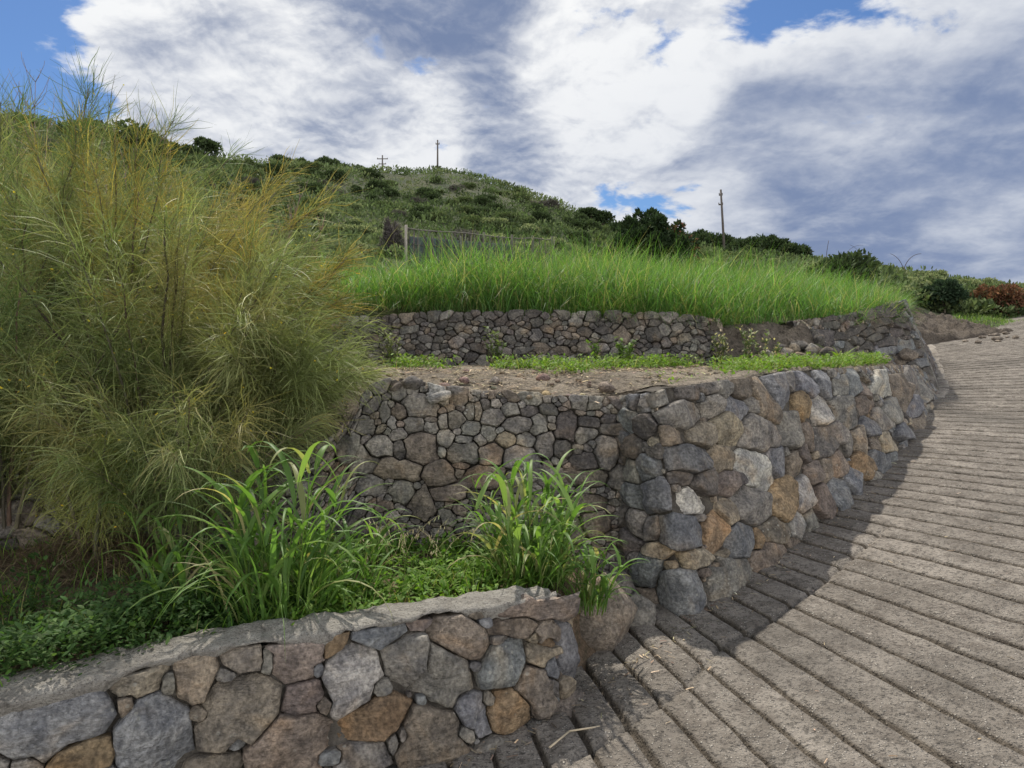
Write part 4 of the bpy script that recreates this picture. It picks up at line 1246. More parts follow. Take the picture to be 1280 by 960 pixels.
# green weeds over the middle terrace, mostly towards its far side
def mid_keep(p):
    cy, cx = cur.T[60:, 1], cur.T[60:, 0]; o = np.argsort(cy)
    xr = np.interp(p[:, 1], cy[o], cx[o]) - 0.08
    dens = smooth(5.35, 6.7, p[:, 1] + 0.6 * fbm(p, 1.2, 3) + 0.28 * np.clip(p[:, 0], 0, 3))
    dens = dens * np.clip(0.16 + 1.7 * fbm(p + 4, 1.3, 3) + 0.22 * np.clip(p[:, 0], -1.5, 1.5), 0, 1.2) + 0.35 * smooth(0.7, 0.15, xr - p[:, 0]) * smooth(5.2, 6, p[:, 1])
    return np.where((p[:, 0] < xr) & (p[:, 1] < up_front(p[:, 0]) - 0.35), np.clip(dens, 0, 1), 0)
pm = scatter(11000, -3.5, 4.6, 5.0, 9.0, z_mid, mid_keep)
weed_cover('ground_weeds', pm, RNG.uniform(0.03, 0.15, len(pm)), 0.032, [(0.13, 0.23, 0.03), (0.10, 0.19, 0.03), (0.17, 0.26, 0.045), (0.16, 0.21, 0.06)], 13, 'low bright green weeds carpeting the middle terrace')
pmg = scatter(12000, -3.5, 4.6, 5.0, 9.0, z_mid, mid_keep)
grass_field('short_grass', pmg, RNG.uniform(0.05, 0.20, len(pmg)), RNG.uniform(0.003, 0.007, len(pmg)), [(0.13, 0.23, 0.035), (0.10, 0.19, 0.03), (0.20, 0.26, 0.06), (0.30, 0.27, 0.12)], 'blade', 4, (0.4, 1.5), 0.35,
            'patchy fine grass among the weeds of the middle terrace')
# dry litter on the same terrace
pd = scatter(6500, -2.0, 3.4, 4.7, 7.6, lambda x, y: z_mid(x, y) + 0.006, lambda p: np.where(p[:, 0] < np.interp(p[:, 1], np.sort(cur.T[60:, 1]), cur.T[60:, 0][np.argsort(cur.T[60:, 1])]) - 0.22, 1.0, 0.0))
n = len(pd); az = RNG.uniform(0, 6.28, n)
P, S = blade_paths(pd, az, RNG.uniform(0.03, 0.16, n), RNG.uniform(1.3, 1.5, n), RNG.uniform(1.5, 1.75, n), 3)
V, Q, C = ribbons(P, np.repeat(RNG.uniform(0.002, 0.011, n)[:, None], 3, 1), S, jitter_col((0.36, 0.29, 0.19), n, 0.3))
tag(obj('dry_litter', V, [Q], M['twig'], None, C), 'dry straw and twigs strewn over the bare terrace soil', 'litter', kind='stuff')

# crumbs of earth and small stones on the bare part of the middle terrace
def soil_crumbs():
    n = 420; g = Geo()
    p = scatter(n * 2, -1.6, 3.2, 4.66, 7.2, z_mid, lambda q: np.where(q[:, 0] < np.interp(q[:, 1], np.sort(cur.T[60:, 1]), cur.T[60:, 0][np.argsort(cur.T[60:, 1])]) - 0.1, 0.6, 0.0))
    base = [rock_mesh(1, 1, 1, 900 + k, 9, 6, 9) for k in range(6)]
    for q in p:
        V, Q = random.choice(base); r = 0.008 * math.exp(abs(random.gauss(0, 0.8)))
        a = random.uniform(0, 6.28); Rz = np.array([[math.cos(a), -math.sin(a), 0], [math.sin(a), math.cos(a), 0], [0, 0, 1]])
        g.add((V * np.array([r * 1.3, r, r * 0.7])) @ Rz.T + q + np.array([0, 0, r * 0.3]), Q, None, jitter_col((0.22, 0.185, 0.145), 1, 0.25)[0])
    o = g.out('soil_crumbs', M['stone']); tag(o, 'crumbs of earth and small stones on the bare middle terrace', 'debris', kind='stuff')
soil_crumbs()

# weeds on the lower terrace
pl = scatter(6200, -5.0, -0.85, 1.5, 4.0, z_low, lambda p: np.where(p[:, 1] > low_front(p[:, 0]) + 0.12, np.clip(1.15 - smooth(0.55, 1.3, p[:, 1] - low_front(p[:, 0])) * 1.1 + 0.2 * fbm(p, 2, 2), 0, 1), 0))
weed_cover('leafy_weeds', pl, np.clip(0.11 + 0.10 * fbm(pl, 2.3, 3) + RNG.uniform(-0.05, 0.07, len(pl)), 0.03, 0.30), 0.028, [(0.05, 0.105, 0.028), (0.065, 0.13, 0.035), (0.04, 0.085, 0.024), (0.09, 0.15, 0.045)], 24, 'dark green nettle-like weeds behind the low front wall')
pg = scatter(3000, -1.1, 0.30, 2.9, 4.35, z_low, lambda p: np.where(p[:, 1] > low_front(p[:, 0]) + 0.12, np.clip(0.12 + 1.0 * fbm(p, 2.6, 3), 0, 1), 0))
weed_cover('ground_weeds', pg, RNG.uniform(0.03, 0.12, len(pg)), 0.035, [(0.12, 0.22, 0.03), (0.09, 0.18, 0.03), (0.16, 0.25, 0.05)], 8, 'small bright weeds between the two tall grass clumps')
ps = scatter(10500, -4.6, 0.35, 1.8, 4.35, z_low, lambda p: np.where(p[:, 1] > low_front(p[:, 0]) + 0.1, np.clip(0.30 + 1.1 * fbm(p + 7, 3, 3), 0, 1), 0))
grass_field('short_grass', ps, RNG.uniform(0.06, 0.24, len(ps)), RNG.uniform(0.003, 0.007, len(ps)), [(0.12, 0.23, 0.03), (0.09, 0.19, 0.03), (0.17, 0.26, 0.05), (0.30, 0.27, 0.12)], 'blade', 4, (0.4, 1.5), 0.3,
            'fine short grass between the tall grass clumps')

# ---- tall broad-bladed grass clumps
def tall_clump(loc, h, nculm, label, spread=0.16, seed=1, low=120, group='tall grass clumps behind the front wall'):
    root = empty('tall_grass_clump', loc, label, 'grass clump', group)
    base0 = np.array(loc)
    geo = Geo(); leaves = []
    for i in range(nculm):
        az = random.uniform(0, 2 * math.pi); r = spread * math.sqrt(random.random())
        b = base0 + np.array([r * math.cos(az), r * math.sin(az), -0.02])
        H = h * random.uniform(0.55, 1.0)
        a0 = np.array([abs(random.gauss(0.10, 0.10))]); a1 = a0 + random.uniform(0.0, 0.35)
        P, _ = blade_paths(b[None], np.array([az + random.gauss(0, 0.4)]), np.array([H * 0.8]), a0, a1, 8)
        P = P[0]
        geo.tube(P, np.linspace(0.0045, 0.002, 8), 5, jitter_col((0.15, 0.23, 0.05), 1, 0.2)[0])
        nl = random.choice((4, 5, 6, 7))
        for j in range(nl):
            f = (j + 0.6) / nl; q = f * 7; k0 = int(min(q, 6)); pt = P[k0] + (P[k0 + 1] - P[k0]) * (q - k0)
            leaves.append((pt, az + (math.pi if j % 2 else 0) + random.gauss(0, 0.7), h * random.uniform(0.40, 0.80) * (1 - 0.35 * f), random.uniform(0.2, 0.7), random.uniform(1.1, 2.5), random.uniform(0.016, 0.036)))
    for i in range(low):
        az = random.uniform(0, 2 * math.pi); r = spread * 1.25 * math.sqrt(random.random())
        b = base0 + np.array([r * math.cos(az), r * math.sin(az), 0])
        leaves.append((b, az + random.gauss(0, 0.6), h * random.uniform(0.25, 0.75), abs(random.gauss(0.2, 0.2)), random.uniform(0.5, 2.2), random.uniform(0.006, 0.014)))
    n = len(leaves)
    base = np.array([l[0] for l in leaves]); az = np.array([l[1] for l in leaves]); L = np.array([l[2] for l in leaves])
    a0 = np.array([l[3] for l in leaves]); a1 = a0 + np.array([l[4] for l in leaves]); w = np.array([l[5] for l in leaves])
    P, S = blade_paths(base, az, L, a0, a1, 11, 1.6, 0.03)
    cols = np.array([(0.105, 0.20, 0.045), (0.14, 0.245, 0.055), (0.095, 0.18, 0.048), (0.18, 0.275, 0.08), (0.26, 0.28, 0.12), (0.34, 0.30, 0.16)])
    C = cols[np.minimum(RNG.integers(0, 7, n), RNG.integers(0, 6, n))] * np.exp(RNG.normal(0, 0.15, (n, 1)))
    V, Q, C = ribbons(P, w[:, None] * taper(11, 0.03, 0.3, 0.55)[None], S, C, fold=0.16)
    geo.out('culms', M['blade'], root)
    obj('blades', V, [Q], M['blade'], root, C)
    return root
tall_clump((-1.06, 3.22, 0.32), 0.97, 22, 'tallest bright clump of broad bladed grass leaning over the front wall, left of centre', 0.17, low=100)
tall_clump((-0.84, 3.45, 0.31), 0.62, 10, 'smaller bright grass clump just right of the tallest clump', 0.15, low=80)
tall_clump((-1.45, 3.35, 0.33), 0.55, 8, 'darker grass clump with long drooping blades in the shade of the broom', 0.20, low=90)
tall_clump((0.10, 3.86, 0.29), 0.78, 28, 'bright grass clump standing before the dry stone wall, beside the curved wall', 0.18, low=130)
tall_clump((0.40, 3.72, 0.20), 0.44, 8, 'small clump with grass blades hanging over the end of the front wall', 0.08, low=60)
tall_clump((-1.75, 3.62, 0.36), 0.62, 4, 'sparse clump of dark broad blades rising under the broom', 0.16, low=8)
# ---- wild oat spikes by the dry stone wall
def oat_stalks(loc, label):
    root = empty('wild_oat', loc, label, 'wild oat')
    g = Geo(); b0 = np.array(loc)
    for i in range(16):
        b = b0 + np.array([random.gauss(0, 0.10), random.gauss(0, 0.05), 0])
        P, _ = blade_paths(b[None], np.array([random.uniform(0, 6.28)]), np.array([random.uniform(0.28, 0.5)]), np.array([0.05]), np.array([random.uniform(0.5, 1.5)]), 8)
        g.tube(P[0], np.linspace(0.0016, 0.0008, 8), 4, (0.42, 0.37, 0.2))
        for j in range(9):
            p = P[0][random.choice((4, 5, 6, 7))] + RNG.normal(0, 0.012, 3)
            d = np.array([random.gauss(0, 0.3), random.gauss(0, 0.3), -1.0]) * 0.022
            g.tube(np.array([p, p + d * 0.5, p + d]), [0.0006, 0.003, 0.0005], 4, jitter_col((0.5, 0.45, 0.28), 1)[0])
    g.out('stalks', M['twig'], root)
oat_stalks((-0.62, 3.95, 0.30), 'pale dry wild oat stalks at the foot of the dry stone wall')

# ---- broom shrubs: thousands of thin rush-like stems
def broom(loc, h, spread, nbr, nst, cols, label, droop=0.9, lean=(0, 0), updown=0.5, tops=None, clear=0.2, group='broom shrubs on the left'):
    root = empty('broom_shrub', loc, label, 'broom shrub', group)
    b0 = np.array(loc)
    g = Geo(); bp, bd, bf = [], [], []
    for i in range(nbr):
        az = random.uniform(0, 2 * math.pi); r = 0.18 * spread * math.sqrt(random.random())
        b = b0 + np.array([r * math.cos(az), r * math.sin(az), -0.03])
        reach = random.random() ** 0.6
        L = h * random.uniform(0.65, 1.0) * (1 + 0.2 * reach)
        a0 = 0.05 + 0.30 * reach; a1 = a0 + reach * random.uniform(0.2, 1.0) * spread / h * 1.5
        P, _ = blade_paths(b[None], np.array([az]), np.array([L]), np.array([a0]), np.array([a1]), 12, 1.2, 0.12)
        P = P[0]; f = np.linspace(0, 1, 12)
        P[:, 0] += lean[0] * f ** 1.5; P[:, 1] += lean[1] * f ** 1.5
        g.tube(P, np.linspace(0.016, 0.003, 12) * random.uniform(0.6, 1.2), 5, jitter_col((0.13, 0.105, 0.07), 1, 0.25)[0])
        q = 0.16 + 0.84 * RNG.random(nst) ** 0.7
        k0 = np.minimum((q * 11).astype(int), 10); fr = (q * 11 - k0)[:, None]
        bp.append(P[k0] * (1 - fr) + P[k0 + 1] * fr)
        d = P[k0 + 1] - P[k0]; bd.append(d / np.linalg.norm(d, axis=1)[:, None]); bf.append(q)
    base = np.concatenate(bp); d0 = np.concatenate(bd); q = np.concatenate(bf)
    n = len(base)
    base = base + RNG.normal(0, 0.02, (n, 3))
    k = 6
    out = base - b0; out[:, 2] = 0; out /= np.linalg.norm(out, axis=1)[:, None] + 0.05
    d = d0 * 0.9 + RNG.normal(0, 0.50, (n, 3)) + out * 0.25
    d /= np.linalg.norm(d, axis=1)[:, None]
    L = RNG.uniform(0.10, 0.34, n) * (0.8 + 0.25 * h / 2)
    rel = (base[:, 2] - b0[2]) / h
    dr = 0.62 * droop * RNG.uniform(0.2, 1.7, n) * np.clip(1.05 - 1.15 * updown * rel, 0.03, 1.3)
    pts = [base]; cur_d = d.copy(); p = base.copy()
    for j in range(k - 1):
        cur_d = cur_d + np.array([0, 0, -1.0])[None] * (dr * 0.42)[:, None] + RNG.normal(0, 0.13, (n, 3))
        cur_d /= np.linalg.norm(cur_d, axis=1)[:, None]
        p = p + cur_d * (L / (k - 1))[:, None]; pts.append(p)
    P = np.stack(pts, 1)
    keep = P[..., 2].min(1) > b0[2] + clear * RNG.uniform(0.6, 1.4, n)
    P, base, rel = P[keep], base[keep], rel[keep]; n = len(P)
    S = RNG.normal(0, 1, (n, 3)); S /= np.linalg.norm(S, axis=1)[:, None]
    W = RNG.uniform(0.0026, 0.0048, n)[:, None] * np.array([0.9, 1, 1, 0.9, 0.7, 0.3])[None]
    cols = np.asarray(cols, float)
    patch = fbm(base, 1.6, 2)
    ci = np.clip(((patch * 0.9 + 0.5) * len(cols) + RNG.normal(0, 0.7, n)).astype(int), 0, len(cols) - 1)
    C = cols[ci] * np.exp(RNG.normal(0, 0.25, (n, 1)))
    if tops is not None:
        m = (rel > tops[1]) & (RNG.random(n) < tops[2]); C[m] = np.asarray(tops[0]) * np.exp(RNG.normal(0, 0.25, (m.sum(), 1)))
    V, Q, C = ribbons(P, W, S, C)
    g.out('branches', M['wood'], root)
    obj('stems', V, [Q], M['stem'], root, C)
    # small yellow flowers
    m = n // 60
    fp = P[RNG.integers(0, n, m), RNG.integers(2, k, m)]
    sz = 0.010
    o1 = RNG.normal(0, 1, (m, 3)); o1 /= np.linalg.norm(o1, axis=1)[:, None]
    FP = np.stack([fp - o1 * sz * 0.7, fp, fp + o1 * sz * 0.7], 1)
    sd2 = RNG.normal(0, 1, (m, 3)); sd2 /= np.linalg.norm(sd2, axis=1)[:, None]
    V, Q, C = ribbons(FP, np.tile([0.004, 0.011, 0.004], (m, 1)), sd2, jitter_col((0.55, 0.42, 0.05), m, 0.2))
    obj('blossoms', V, [Q], M['leaf'], root, C)
    return root
GRN = [(0.10, 0.145, 0.05), (0.15, 0.195, 0.068), (0.20, 0.235, 0.09), (0.26, 0.275, 0.115)]
YEL = [(0.13, 0.16, 0.055), (0.20, 0.21, 0.072), (0.28, 0.255, 0.082), (0.36, 0.29, 0.085)]
GLD = ((0.32, 0.25, 0.07), 0.64, 0.38)
broom((-3.75, 5.3, 0.75), 2.55, 1.7, 62, 355, GRN, 'tallest green broom shrub at the far left edge', 0.55, (0, 0), 0.8)
broom((-2.95, 5.35, 0.85), 2.25, 1.3, 46, 355, YEL, 'tall broom shrub with upright golden tops, next to the tallest one', 0.4, (0.15, 0), 0.9, GLD)
broom((-2.35, 4.75, 0.55), 1.85, 1.25, 54, 376, GRN[1:] + [(0.25, 0.23, 0.09)], 'broad olive broom shrub in the middle of the broom thicket', 0.8, (0.1, -0.1))
broom((-2.0, 5.1, 1.05), 1.22, 0.85, 44, 355, YEL[:3] + GRN[2:], 'olive and gold broom shrub nearest the dry stone wall', 0.6, (0.1, 0), 0.7, ((0.34, 0.26, 0.07), 0.55, 0.4))
broom((-3.15, 4.35, 0.35), 1.65, 1.25, 50, 355, GRN, 'green drooping broom shrub in front of the tallest one', 1.0, (0.0, -0.15), clear=0.45)
broom((-1.55, 4.62, 0.95), 0.80, 0.75, 34, 313, GRN[2:] + YEL[1:2], 'low broom shrub spilling over the broken end of the dry stone wall', 0.8, (0.1, -0.1), clear=-0.3)
broom((-3.3, 3.7, 0.33), 1.2, 0.8, 20, 271, GRN[1:], 'small broom shrub hanging into the left edge of the view', 1.2, (0.1, -0.1), clear=0.45)
broom((-2.35, 3.95, 0.34), 0.86, 0.45, 9, 271, [(0.20, 0.24, 0.07), (0.27, 0.28, 0.09)], 'pale yellow green broom sprig drooping to the ground in front', 1.5, (0.0, -0.1), clear=0.1)
broom((-1.9, 4.15, 0.34), 1.15, 0.75, 26, 313, GRN[1:] + [(0.24, 0.22, 0.08)], 'broom shrub with hanging stems above the tallest grass clump', 1.2, (0.1, -0.15))
broom((-4.9, 6.2, 1.3), 2.3, 1.6, 40, 313, GRN, 'green broom shrub behind the tallest one at the left', 0.5)
broom((-2.75, 6.2, 1.33), 1.25, 0.9, 34, 313, YEL[:3], 'yellowish broom shrub behind the golden topped one', 0.5)
# brown mulch heap of dead stems under the broom
n = 5000
pm2 = np.stack([RNG.normal(-2.35, 0.30, n), RNG.normal(4.0, 0.16, n), np.zeros(n)], -1)
pm2[:, 2] = z_low(pm2[:, 0], pm2[:, 1]) + 0.22 * np.exp(-((pm2[:, 0] + 2.35) / 0.4) ** 2 - ((pm2[:, 1] - 4.0) / 0.25) ** 2) * RNG.random(n)
P, S = blade_paths(pm2, RNG.uniform(0, 6.28, n), RNG.uniform(0.05, 0.16, n), RNG.uniform(0.9, 1.5, n), RNG.uniform(1.4, 2.2, n), 4)
V, Q, C = ribbons(P, np.full((n, 4), 0.0035), S, jitter_col((0.19, 0.14, 0.09), n, 0.3))
tag(obj('dead_stems', V, [Q], M['twig'], None, C), 'brown dead stems heaped under the drooping broom sprig', 'litter', kind='stuff')

# ---- leafy crown made of many small leaves on uneven lobes
def crown(lobes, nleaf, leaf, cols, flat=0.0, inner=0.25, aspect=0.5, tipcol=None, tipf=0.0):
    L = np.array(lobes, float)
    wgt = (L[:, 3] * L[:, 4] + L[:, 3] ** 2); wgt /= wgt.sum()
    li = RNG.choice(len(L), nleaf, p=wgt)
    d = RNG.normal(0, 1, (nleaf, 3)); d[:, 2] = np.abs(d[:, 2]) * np.where(RNG.random(nleaf) < 0.8, 1, -0.6); d /= np.linalg.norm(d, axis=1)[:, None]
    r = 1 - inner * RNG.random(nleaf) ** 1.5
    r = r * (1 + 0.14 * fbm(d * 2.2 + li[:, None] * 3.3, 1.3, 2))
    p = L[li, :3] + d * r[:, None] * np.stack([L[li, 3], L[li, 3], L[li, 4]], -1)
    p[:, 2] = np.maximum(p[:, 2], 0.0)
    up = np.array([0, 0, 1.0])
    a = d * (1 - flat) + up * flat + RNG.normal(0, 0.55, (nleaf, 3)); a /= np.linalg.norm(a, axis=1)[:, None]
    ln = leaf * RNG.uniform(0.6, 1.5, nleaf)
    P = np.stack([p, p + a * (ln * 0.5)[:, None], p + a * ln[:, None]], 1)
    S = np.cross(a, RNG.normal(0, 1, (nleaf, 3))); S /= np.linalg.norm(S, axis=1)[:, None] + 1e-6
    W = (ln * aspect)[:, None] * np.array([0.5, 1.0, 0.15])[None]
    C = np.asarray(cols)[RNG.integers(0, len(cols), nleaf)] * np.exp(RNG.normal(0, 0.22, (nleaf, 1)))
    if tipcol is not None:
        m = (d[:, 2] > 0.25) & (r > 0.9) & (RNG.random(nleaf) < tipf)
        C[m] = np.asarray(tipcol) * np.exp(RNG.normal(0, 0.2, (m.sum(), 1)))
    return ribbons(P, W, S, C)

def lobes_dome(w, h, n, rs=0.42):
    out = []
    for i in range(n):
        az = random.uniform(0, 2 * math.pi); r = w * 0.62 * math.sqrt(random.random())
        rr = w * rs * random.uniform(0.7, 1.15)
        top = h * (1 - 0.55 * (r / w) ** 2) * random.uniform(0.8, 1.0)
        out.append((r * math.cos(az), r * math.sin(az), max(0.05, top - rr * 0.95), rr, rr * random.uniform(0.85, 1.1)))
    return out

DKG = [(0.042, 0.064, 0.028), (0.052, 0.076, 0.033), (0.064, 0.09, 0.04), (0.048, 0.066, 0.034)]
MDG = [(0.09, 0.125, 0.052), (0.11, 0.145, 0.062), (0.085, 0.115, 0.05), (0.125, 0.145, 0.07)]
PAL = [(0.12, 0.155, 0.075), (0.15, 0.185, 0.09), (0.105, 0.14, 0.068)]
GRY = [(0.085, 0.078, 0.078), (0.11, 0.10, 0.095), (0.07, 0.066, 0.066)]
RED = [(0.16, 0.07, 0.045), (0.12, 0.06, 0.04), (0.09, 0.07, 0.04), (0.20, 0.10, 0.06)]

def proto(name, lobes, nleaf, leaf, cols, **kw):
    V, Q, C = crown(lobes, nleaf, leaf, cols, **kw)
    me = mesh_data(name, V, [Q], C, False); me.materials.append(M['scrub'])
    return me

protos = dict(
    spurge=[proto('spurge_shrub', lobes_dome(1.0, 0.95, 16, 0.30), 4200, 0.085, PAL, flat=0.5, tipcol=(0.25, 0.275, 0.14), tipf=0.9) for _ in range(4)],
    dark=[proto('evergreen_shrub', lobes_dome(1.0, 1.0, 12, 0.36), 3000, 0.10, DKG) for _ in range(4)],
    green=[proto('scrub_shrub', lobes_dome(1.0, 0.85, 12, 0.36), 3000, 0.10, MDG) for _ in range(4)],
    grey=[proto('dry_shrub', lobes_dome(0.9, 1.1, 10, 0.34), 2600, 0.10, GRY, aspect=0.2) for _ in range(2)])
LBL = dict(spurge=('spurge_shrub', 'pale topped rounded shrub among the scrub on the hillside', 'pale rounded shrubs on the hillside'),
           dark=('evergreen_shrub', 'dark evergreen shrub among the scrub on the hillside', 'dark evergreen shrubs on the hillside'),
           green=('scrub_shrub', 'mid green leafy shrub among the scrub on the hillside', 'mid green shrubs on the hillside'),
           grey=('dry_shrub', 'greyish leafless shrub among the scrub on the hillside', 'greyish dry shrubs on the hillside'))
def shrub(kind, loc, s, sz=None, rz=None, label=None, name=None, group=True):
    me = random.choice(protos[kind])
    nm, lb, gr = LBL[kind]
    o = bpy.data.objects.new(name or nm, me); COL.objects.link(o)
    o.location = loc; o.scale = (s, s, sz or s * random.uniform(0.75, 1.1))
    o.rotation_euler = (0, 0, rz if rz is not None else random.uniform(0, 6.28))
    return tag(o, label or lb, 'shrub', None if label else gr)

# inverse of the hill profile: a screen-uniform scatter is only a way of getting denser planting far off
Yk = np.geomspace(17, 110, 160)
def hill_rand(px, f, ymin=18.0):
    Yr = float(np.interp(px, RPX, RD)) * 1.02
    ys = Yk[(Yk <= Yr) & (Yk >= ymin)]
    if len(ys) < 3: ys = np.array([18.0, 20.0, Yr])
    elev = (hill_z(np.full(len(ys), px), ys) - EYE) / ys
    e = elev[0] + (elev[-1] - elev[0]) * f
    return float(np.interp(e, np.maximum.accumulate(elev), ys))

def hill_shrubs():
    placed, tries, count = [], 0, 0
    while count < 285 and tries < 20000:
        tries += 1
        px = random.uniform(-60, 1340); f = random.random()
        if px < 330 and f < 0.55 and random.random() < 0.85: continue     # hidden by the broom
        Y = hill_rand(px, f)
        P = hill_pt(px, Y); v = project(P)
        if 470 < px < 700 and Y < 27: continue
        if px > 1120 and Y < 20.5: continue
        near = Y < 42
        dmin = 15 if not near else 20
        if any((v[0] - q[0]) ** 2 + ((v[1] - q[1]) * 1.7) ** 2 < dmin ** 2 for q in placed): continue
        placed.append(v)
        u = random.random()
        zone = fbm(P[None] * np.array([1, 1, 0]), 0.06, 2)[0]
        if near: kind = 'spurge' if u < 0.68 else 'green' if u < 0.85 else 'dark' if u < 0.95 else 'grey'
        else: kind = 'dark' if u < 0.42 + 0.3 * zone else 'green' if u < 0.82 else 'spurge' if u < 0.93 - 0.2 * zone else 'grey'
        s = (0.50 + 0.0095 * Y) * random.uniform(0.6, 1.4)
        if kind == 'dark' and random.random() < 0.15: s *= 1.35
        shrub(kind, (P[0], P[1], P[2] - 0.12 * s), s)
        count += 1
hill_shrubs()

# ---- everything between them: low scrub nobody could count
def scrub_mass():
    n = 9000
    px = RNG.uniform(-120, 1400, n); f = RNG.random(n) ** 0.85 * 1.01
    Y = np.array([hill_rand(a, b) for a, b in zip(px, f)])
    Y[:1300] = np.interp(px[:1300], RPX, RD) * RNG.uniform(0.92, 1.05, 1300)      # the crest itself
    ok = ~((px > 470) & (px < 690) & (Y < 24)) & ~((px > 1120) & (Y < 19.5))
    px, Y = px[ok], Y[ok]; n = len(px)
    P = hill_pt(px, Y)
    zone = fbm(P * np.array([1, 1, 0]), 0.05, 3)
    m = 34
    s = (0.26 + 0.0066 * Y) * RNG.uniform(0.5, 1.5, n)
    d = RNG.normal(0, 1, (n, m, 3)); d[..., 2] = np.abs(d[..., 2]); d /= np.linalg.norm(d, axis=-1, keepdims=True)
    p = P[:, None] + d * s[:, None, None] * np.array([1.15, 1.15, 0.8]) * (0.75 + 0.25 * RNG.random((n, m, 1)))
    a = d * 0.6 + np.array([0, 0, 0.5]) + RNG.normal(0, 0.5, (n, m, 3)); a /= np.linalg.norm(a, axis=-1, keepdims=True)
    ln = (s * 0.24)[:, None] * RNG.uniform(0.6, 1.4, (n, m))
    PP = np.stack([p, p + a * (ln * 0.5)[..., None], p + a * ln[..., None]], 2).reshape(-1, 3, 3)
    S = np.cross(a, RNG.normal(0, 1, (n, m, 3))); S /= np.linalg.norm(S, axis=-1, keepdims=True) + 1e-6
    W = (ln * 0.55)[..., None] * np.array([0.6, 1.0, 0.2])
    pal = np.array(DKG + MDG + PAL)
    ci = np.clip(5.2 + 4.0 * zone + RNG.normal(0, 2.0, n) + np.where(Y < 40, 2.5, 0), 0, len(pal) - 1).astype(int)
    C = pal[ci][:, None] * np.exp(RNG.normal(0, 0.2, (n, m, 1)))
    V, Q, C = ribbons(PP, W.reshape(-1, 3), S.reshape(-1, 3), C.reshape(-1, 3))
    tag(obj('hillside_scrub', V, [Q], M['scrub'], None, C, False), 'low green scrub covering the hillside between the shrubs', 'scrub', kind='stuff')
scrub_mass()

# grass strip behind the dirt at the top of the road
pxs = RNG.uniform(1190, 1420, 5200); ysb = RNG.uniform(16.6, 20.0, 5200)
pgs = hill_pt(pxs, ysb)
grass_field('grass_strip', pgs, RNG.uniform(0.06, 0.16, 5200), RNG.uniform(0.012, 0.02, 5200), [(0.10, 0.18, 0.045), (0.12, 0.20, 0.05), (0.15, 0.19, 0.07)], 'blade', 4, (0.4, 1.5), 0.3,
            'short green grass beside the top of the road at the right edge')

# ---- single plants that stand out
def tree(name, loc, lobes, nleaf, leaf, cols, label, cat, trunk_h, trunk_r=0.06, tcol=(0.10, 0.08, 0.06), limbs=6, group=None, **kw):
    root = empty(name, loc, label, cat, group)
    V, Q, C = crown(lobes, nleaf, leaf, cols, **kw)
    obj('crown', V, [Q], M['scrub'], root, C, False, local=True)
    g = Geo()
    g.tube(np.array([[0, 0, -0.2], [0.02, 0, trunk_h * 0.5], [0.03, 0.02, trunk_h]]), [trunk_r, trunk_r * 0.8, trunk_r * 0.5], 7, tcol)
    for l in lobes[:limbs]:
        e = np.array(l[:3]); g.tube(np.array([[0.02, 0, trunk_h * 0.6], e * 0.5 + np.array([0, 0, trunk_h * 0.4]), e]), [trunk_r * 0.5, trunk_r * 0.3, trunk_r * 0.1], 5, tcol)
    g.out('trunk', M['wood'], root, local=True)
    return root

def at_hill(px, Y, dz=0.0):
    P = hill_pt(px, Y); return (float(P[0]), float(P[1]), float(P[2]) + dz)

def ragged_lobes(w, h, n):
    out = []
    for i in range(n):
        x, y = random.uniform(-w, w), random.gauss(0, w * 0.35)
        top = h * (0.62 + 0.38 * math.cos(1.2 * (x + 0.25 * w) / w)) * random.uniform(0.72, 1.0)
        z = random.uniform(0.25, 1.0) ** 0.8 * top
        r = random.uniform(0.12, 0.30) * (1.15 - 0.5 * z / h)
        out.append((x * (1.05 - 0.25 * z / h), y, z, r, r * random.uniform(0.8, 1.7)))
    return out
# dark upright evergreen with reddish shoots beside the grass
def spire_lobes(w, h, n):
    out = []
    for i in range(n):
        az = random.uniform(0, 2 * math.pi); r = w * math.sqrt(random.random()) * 0.75
        hh = h * random.uniform(0.35, 1.0) ** 1.2 * (1 - 0.45 * (r / w))
        out.append((r * math.cos(az), r * math.sin(az), hh * 0.52, w * random.uniform(0.12, 0.22), hh * 0.48))
    return out
DKB = [(0.022, 0.038, 0.018), (0.03, 0.05, 0.022), (0.038, 0.06, 0.026)]
tree('evergreen_tree', at_hill(812, 21.0, -0.1), ragged_lobes(1.0, 2.55, 46), 15000, 0.11, DKB, 'broad ragged dark evergreen tree rising behind the long grass', 'tree', 1.2, aspect=0.4, flat=0.4)
tree('evergreen_tree', at_hill(853, 21.5, -0.1), ragged_lobes(0.55, 2.05, 22), 6500, 0.10, DKB + [(0.16, 0.07, 0.045)], 'smaller dark tree with reddish shoots right of the broad ragged evergreen', 'tree', 1.0, aspect=0.4, flat=0.4)
tree('red_shoot_shrub', at_hill(866, 20.0), lobes_dome(0.35, 0.85, 7, 0.4), 1500, 0.07, RED + DKB, 'small reddish shrub at the edge of the long grass', 'shrub', 0.4, 0.02)
tree('dark_round_shrub', at_hill(762, 23.5), lobes_dome(0.9, 1.35, 14, 0.36), 5000, 0.09, GRY + DKG, 'greyish dark shrub left of the broad ragged evergreen', 'shrub', 0.5, 0.04)
tree('dark_round_shrub', at_hill(1180, 19.6, -0.1), lobes_dome(0.62, 1.05, 14, 0.36), 5200, 0.08, [(0.03, 0.05, 0.03), (0.04, 0.065, 0.038)], 'dark blue green rounded shrub above the dirt at the road bend', 'shrub', 0.4, 0.04)
tree('red_leaved_shrub', at_hill(1247, 20.2, -0.05), lobes_dome(0.95, 0.95, 16, 0.34), 6500, 0.075, RED, 'reddish brown shrub beside the road at the right edge', 'shrub', 0.3, 0.03)
